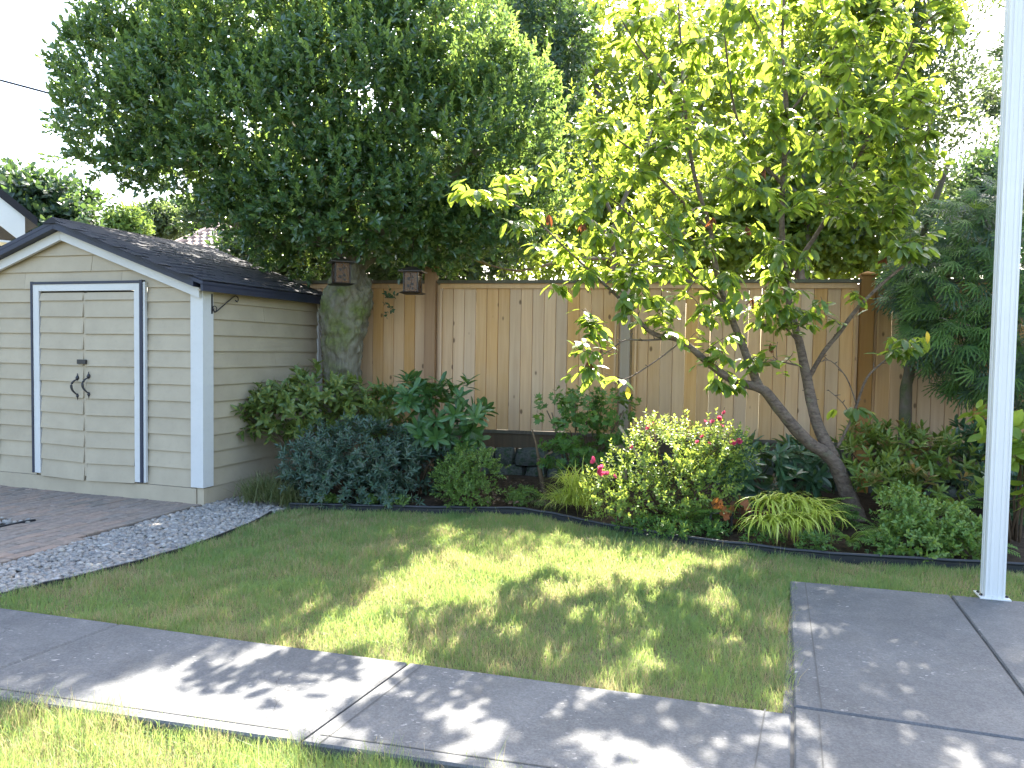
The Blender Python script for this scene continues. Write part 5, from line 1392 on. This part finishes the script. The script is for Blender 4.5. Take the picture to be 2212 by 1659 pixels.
for (a, b) in (((1495, 1150, 6.6), (1450, 1075, 6.45)), ((1500, 1150, 6.6), (1445, 1085, 6.4)), ((1490, 1155, 6.65), (1500, 1020, 6.6)), ((1470, 1150, 6.65), (1410, 1050, 6.5)), ((1530, 990, 6.75), (1565, 880, 6.7)), ((1520, 980, 6.75), (1540, 905, 6.7)), ((1545, 985, 6.75), (1600, 925, 6.75)), ((1300, 1060, 6.5), (1285, 995, 6.42)), ((1390, 970, 6.7), (1408, 920, 6.62))):
    p, q = at(*a), at(*b); l = Vector(rose.location)
    MB().tube([p - l, p.lerp(q, .5) + Vector((.02, 0, .02)) - l, q - l], (.006, .005, .003), 6).build('cane', M_stem, rose, True)

# wooden stake in the roses
s0, s1 = at(1338, 921, 7.2), at(1420, 1050, 7.0)
stk = MB().tube([(0, 0, 0), tuple(s0 - s1)], (.016, .014), 10).build('wooden_stake', M_fgrey, None); stk.location = s1
tag(stk, 'leaning bare wooden stake above the rose bush', 'stake')

# pruned stem
ps = at(1178, 1085, 7.75); ps.z = .05
pr = empty('pruned_stem', ps, 0, 'bare pruned trunk with a few stub branches beside the leaf litter', 'stem')
limb(pr, [at(1178, 1092, 7.75), at(1172, 1050, 7.75), at(1165, 1010, 7.73), at(1163, 988, 7.72)], (.028, .024, .022, .018), M_stem, 'trunk')
limb(pr, [at(1166, 1005, 7.73), at(1180, 985, 7.7), at(1193, 976, 7.68)], (.016, .014, .013), M_stem, 'stub')
limb(pr, [at(1163, 990, 7.72), at(1158, 960, 7.7), at(1152, 938, 7.7), at(1149, 928, 7.7)], (.016, .010, .009, .009), M_stem, 'stub')

# grasses
def grass_clump(name, label, base, centres, nb, L, mat, bend=(1.2, 2.4), w=.018, spread=.05, el=(.9, 1.4), cat='grass clump', group=None):
    root = empty(name, base, 0, label, cat, group)
    T = [T_blade(w, b, 6) for b in np.linspace(bend[0], bend[1], 4)]
    VV, FF, off = [], [], 0
    for (c, az0, az1, k, lm) in centres:
        for t in T:
            n = max(1, int(nb * k / len(T)))
            az = rng.uniform(az0, az1, n); e = rng.uniform(el[0], el[1], n)
            D = np.column_stack([np.cos(az) * np.cos(e), np.sin(az) * np.cos(e), np.sin(e)])
            N = np.column_stack([-np.cos(az) * np.sin(e), -np.sin(az) * np.sin(e), np.cos(e)]) + rng.normal(0, .12, (n, 3))
            P = np.array(c)[None] - np.array(base)[None] + rng.normal(0, spread, (n, 3)) * np.array((1, 1, .25))
            V, F = scatter(t, P, D, N, L * lm * rng.uniform(.6, 1.15, n)); VV.append(V); FF.append(F + off); off += len(V)
    o = link('blades', np_mesh('blades', np.vstack(VV), np.vstack(FF), mat), root); o['kind'] = 'stuff'
    return root

jb = gnd(1700, 6.1, .02)
cs_ = []
for (x, y, Y, k, lm) in ((1660, 1085, 6.15, 1, 1), (1700, 1080, 6.2, 1, 1), (1740, 1090, 6.15, 1, 1), (1650, 1125, 6.0, 1, .9), (1690, 1122, 6.0, 1, 1), (1735, 1125, 6.0, 1, 1), (1765, 1110, 6.05, .8, 1)):
    cs_.append((tuple(at(x, y, Y)), -3.14, .3, k, lm)); cs_.append((tuple(at(x, y, Y)), -6.28, 0, .3, .8))
jg = grass_clump('golden_grass', 'mound of arching golden striped grass at the lawn edge', jb, cs_, 62, .30, M_goldgrass, (1.4, 2.8), .060, .035, (.35, 1.05))
cs_ = [(tuple(at(x, y, Y)), -6.28, 0, 1, 1) for x, y, Y in ((1220, 1085, 7.1), (1245, 1070, 7.1), (1260, 1090, 7.0), (1235, 1045, 7.1))]
grass_clump('golden_grass', 'small sunlit clump of thin yellow grass left of the rose bush', gnd(1235, 7.1), cs_, 150, .30, M_goldgrass, (.9, 2.2), .022, .05, (.6, 1.4))
cs_ = [(tuple(at(x, y, Y)), -6.28, 0, 1, 1) for x, y, Y in ((545, 1080, 7.3), (575, 1078, 7.25), (605, 1080, 7.25), (590, 1065, 7.4), (560, 1065, 7.4), (630, 1088, 7.2))]
grass_clump('grass_tuft', 'dull green spiky tuft at the shed corner beside the pebbles', gnd(580, 7.3), cs_, 190, .24, M_tuft, (.3, 1.3), .028, .06, (.7, 1.45))
cs_ = [(tuple(at(x, y, Y)), -6.28, 0, 1, 1) for x, y, Y in ((650, 1090, 7.15), (665, 1085, 7.2), (1160, 1090, 7.25), (1190, 1095, 7.15))]
grass_clump('grass_tuft', 'thin straw coloured grass wisps along the black edging', gnd(660, 7.15), cs_, 60, .16, M_tuft, (.4, 1.6), .02, .05, (.5, 1.4))

# ferns
fr_me = np_mesh('frond', T_FRO[0], T_FRO[1], M_fern)
def fern(x, y, Y, L, n, lab, a0=-3.6, a1=.5, el=(.55, 1.2)):
    c = at(x, y, Y); c.z = max(c.z, .03)
    r = empty('fern', c, 0, lab, 'fern', 'ferns in the bed')
    for k in range(n):
        az = a0 + (a1 - a0) * (k + .5) / n + random.uniform(-.2, .2); e = random.uniform(*el)
        D = np.array([[math.cos(az) * math.cos(e), math.sin(az) * math.cos(e), math.sin(e)]]); N = np.array([[-math.cos(az) * math.sin(e), -math.sin(az) * math.sin(e), math.cos(e)]])
        M = frames(D, N)[0] * (L * random.uniform(.8, 1.15))
        o = link('frond', fr_me, r); o.matrix_basis = Matrix([[*M[i], 0] for i in range(3)] + [[0, 0, 0, 1]])
fern(1835, 1185, 5.95, .30, 9, 'bright upright fern right of the golden grass')
fern(1480, 1135, 6.45, .34, 9, 'fern under the right side of the rose bush')
fern(1545, 1125, 6.55, .42, 9, 'fern with sunlit tips beside the amber leaves')
fern(1775, 1110, 6.5, .32, 8, 'shaded fern between the golden grass and cherry trunk')
fern(2100, 1195, 5.75, .36, 9, 'fern at the foot of the light green mound by the white post')
fern(2060, 1100, 6.3, .32, 7, 'fern half hidden above the light green mound')
fern(1180, 1095, 7.4, .28, 7, 'small fern beside the pruned stem')
fern(1900, 1150, 6.2, .32, 8, 'dark fern left of the light green mound')

# heuchera
hu = empty('heuchera', gnd(1600, 6.45, .03), 0, 'amber and brown lobed-leaf plant left of the golden grass', 'plant')
def heu(x, y, Y, s, mat, ny=-1.0):
    c = np.array(at(x, y, Y)); V, F = scatter(T_HEU, c[None] - np.array(hu.location), unit(np.array([[random.uniform(-.6, .6), -.3, .6]])), unit(np.array([[random.uniform(-.3, .3), ny, .9]])), [s])
    link('leaf', np_mesh('leaf', V, F, mat), hu)
    p = Vector(tuple(c)) - Vector(hu.location)
    MB().tube([(random.uniform(-.04, .04), 0, 0), tuple(p * .6 + Vector((0, 0, .02))), tuple(p)], .0025, 5).build('leaf_stalk', M_stem, hu, True)
for (x, y) in ((1550, 1105), (1562, 1096), (1572, 1110), (1585, 1112), (1600, 1098), (1556, 1120), (1545, 1092)): heu(x, y, 6.25, random.uniform(.09, .12), M_orange)
for k in range(26): heu(random.uniform(1570, 1665), random.uniform(1095, 1165), random.uniform(6.3, 6.6), random.uniform(.06, .09), M_wine)
for (x, y, h) in ((1598, 1085, 30), (1672, 1040, 34)):
    P = np.array([tuple(at(x + random.gauss(0, 6) * (1 - t), y + h * (.5 - t), 6.45 + random.uniform(-.03, .03))) for t in np.linspace(0, 1, 90)]) - np.array(hu.location)
    V, F = scatter(T_SMALL, P, rng.normal(0, 1, P.shape), rng.normal(0, 1, P.shape) + 1e-3, rng.uniform(.010, .018, len(P)))
    o = link('flower_plume', np_mesh('flower_plume', V, F, M_withered if x < 1650 else M_mulch), hu)
    a = at(x, y + h * .4, 6.45) - Vector(hu.location); MB().tube([(0, 0, 0), tuple(a)], .003, 5).build('flower_stalk', M_stem, hu)

# low black stand
sb = at(1556, 1168, 6.35); sb.z = .03
ls = empty('plant_stand', sb, R(-10), 'small black metal plant stand under the amber leaves', 'stand')
MB().box(-.10, .10, -.05, .05, .145, .157).build('top', M_iron, ls)
for sx in (-.085, .085):
    for sy in (-.04, .04): MB().box(sx - .006, sx + .006, sy - .006, sy + .006, -.03, .145).build('leg', M_iron, ls)
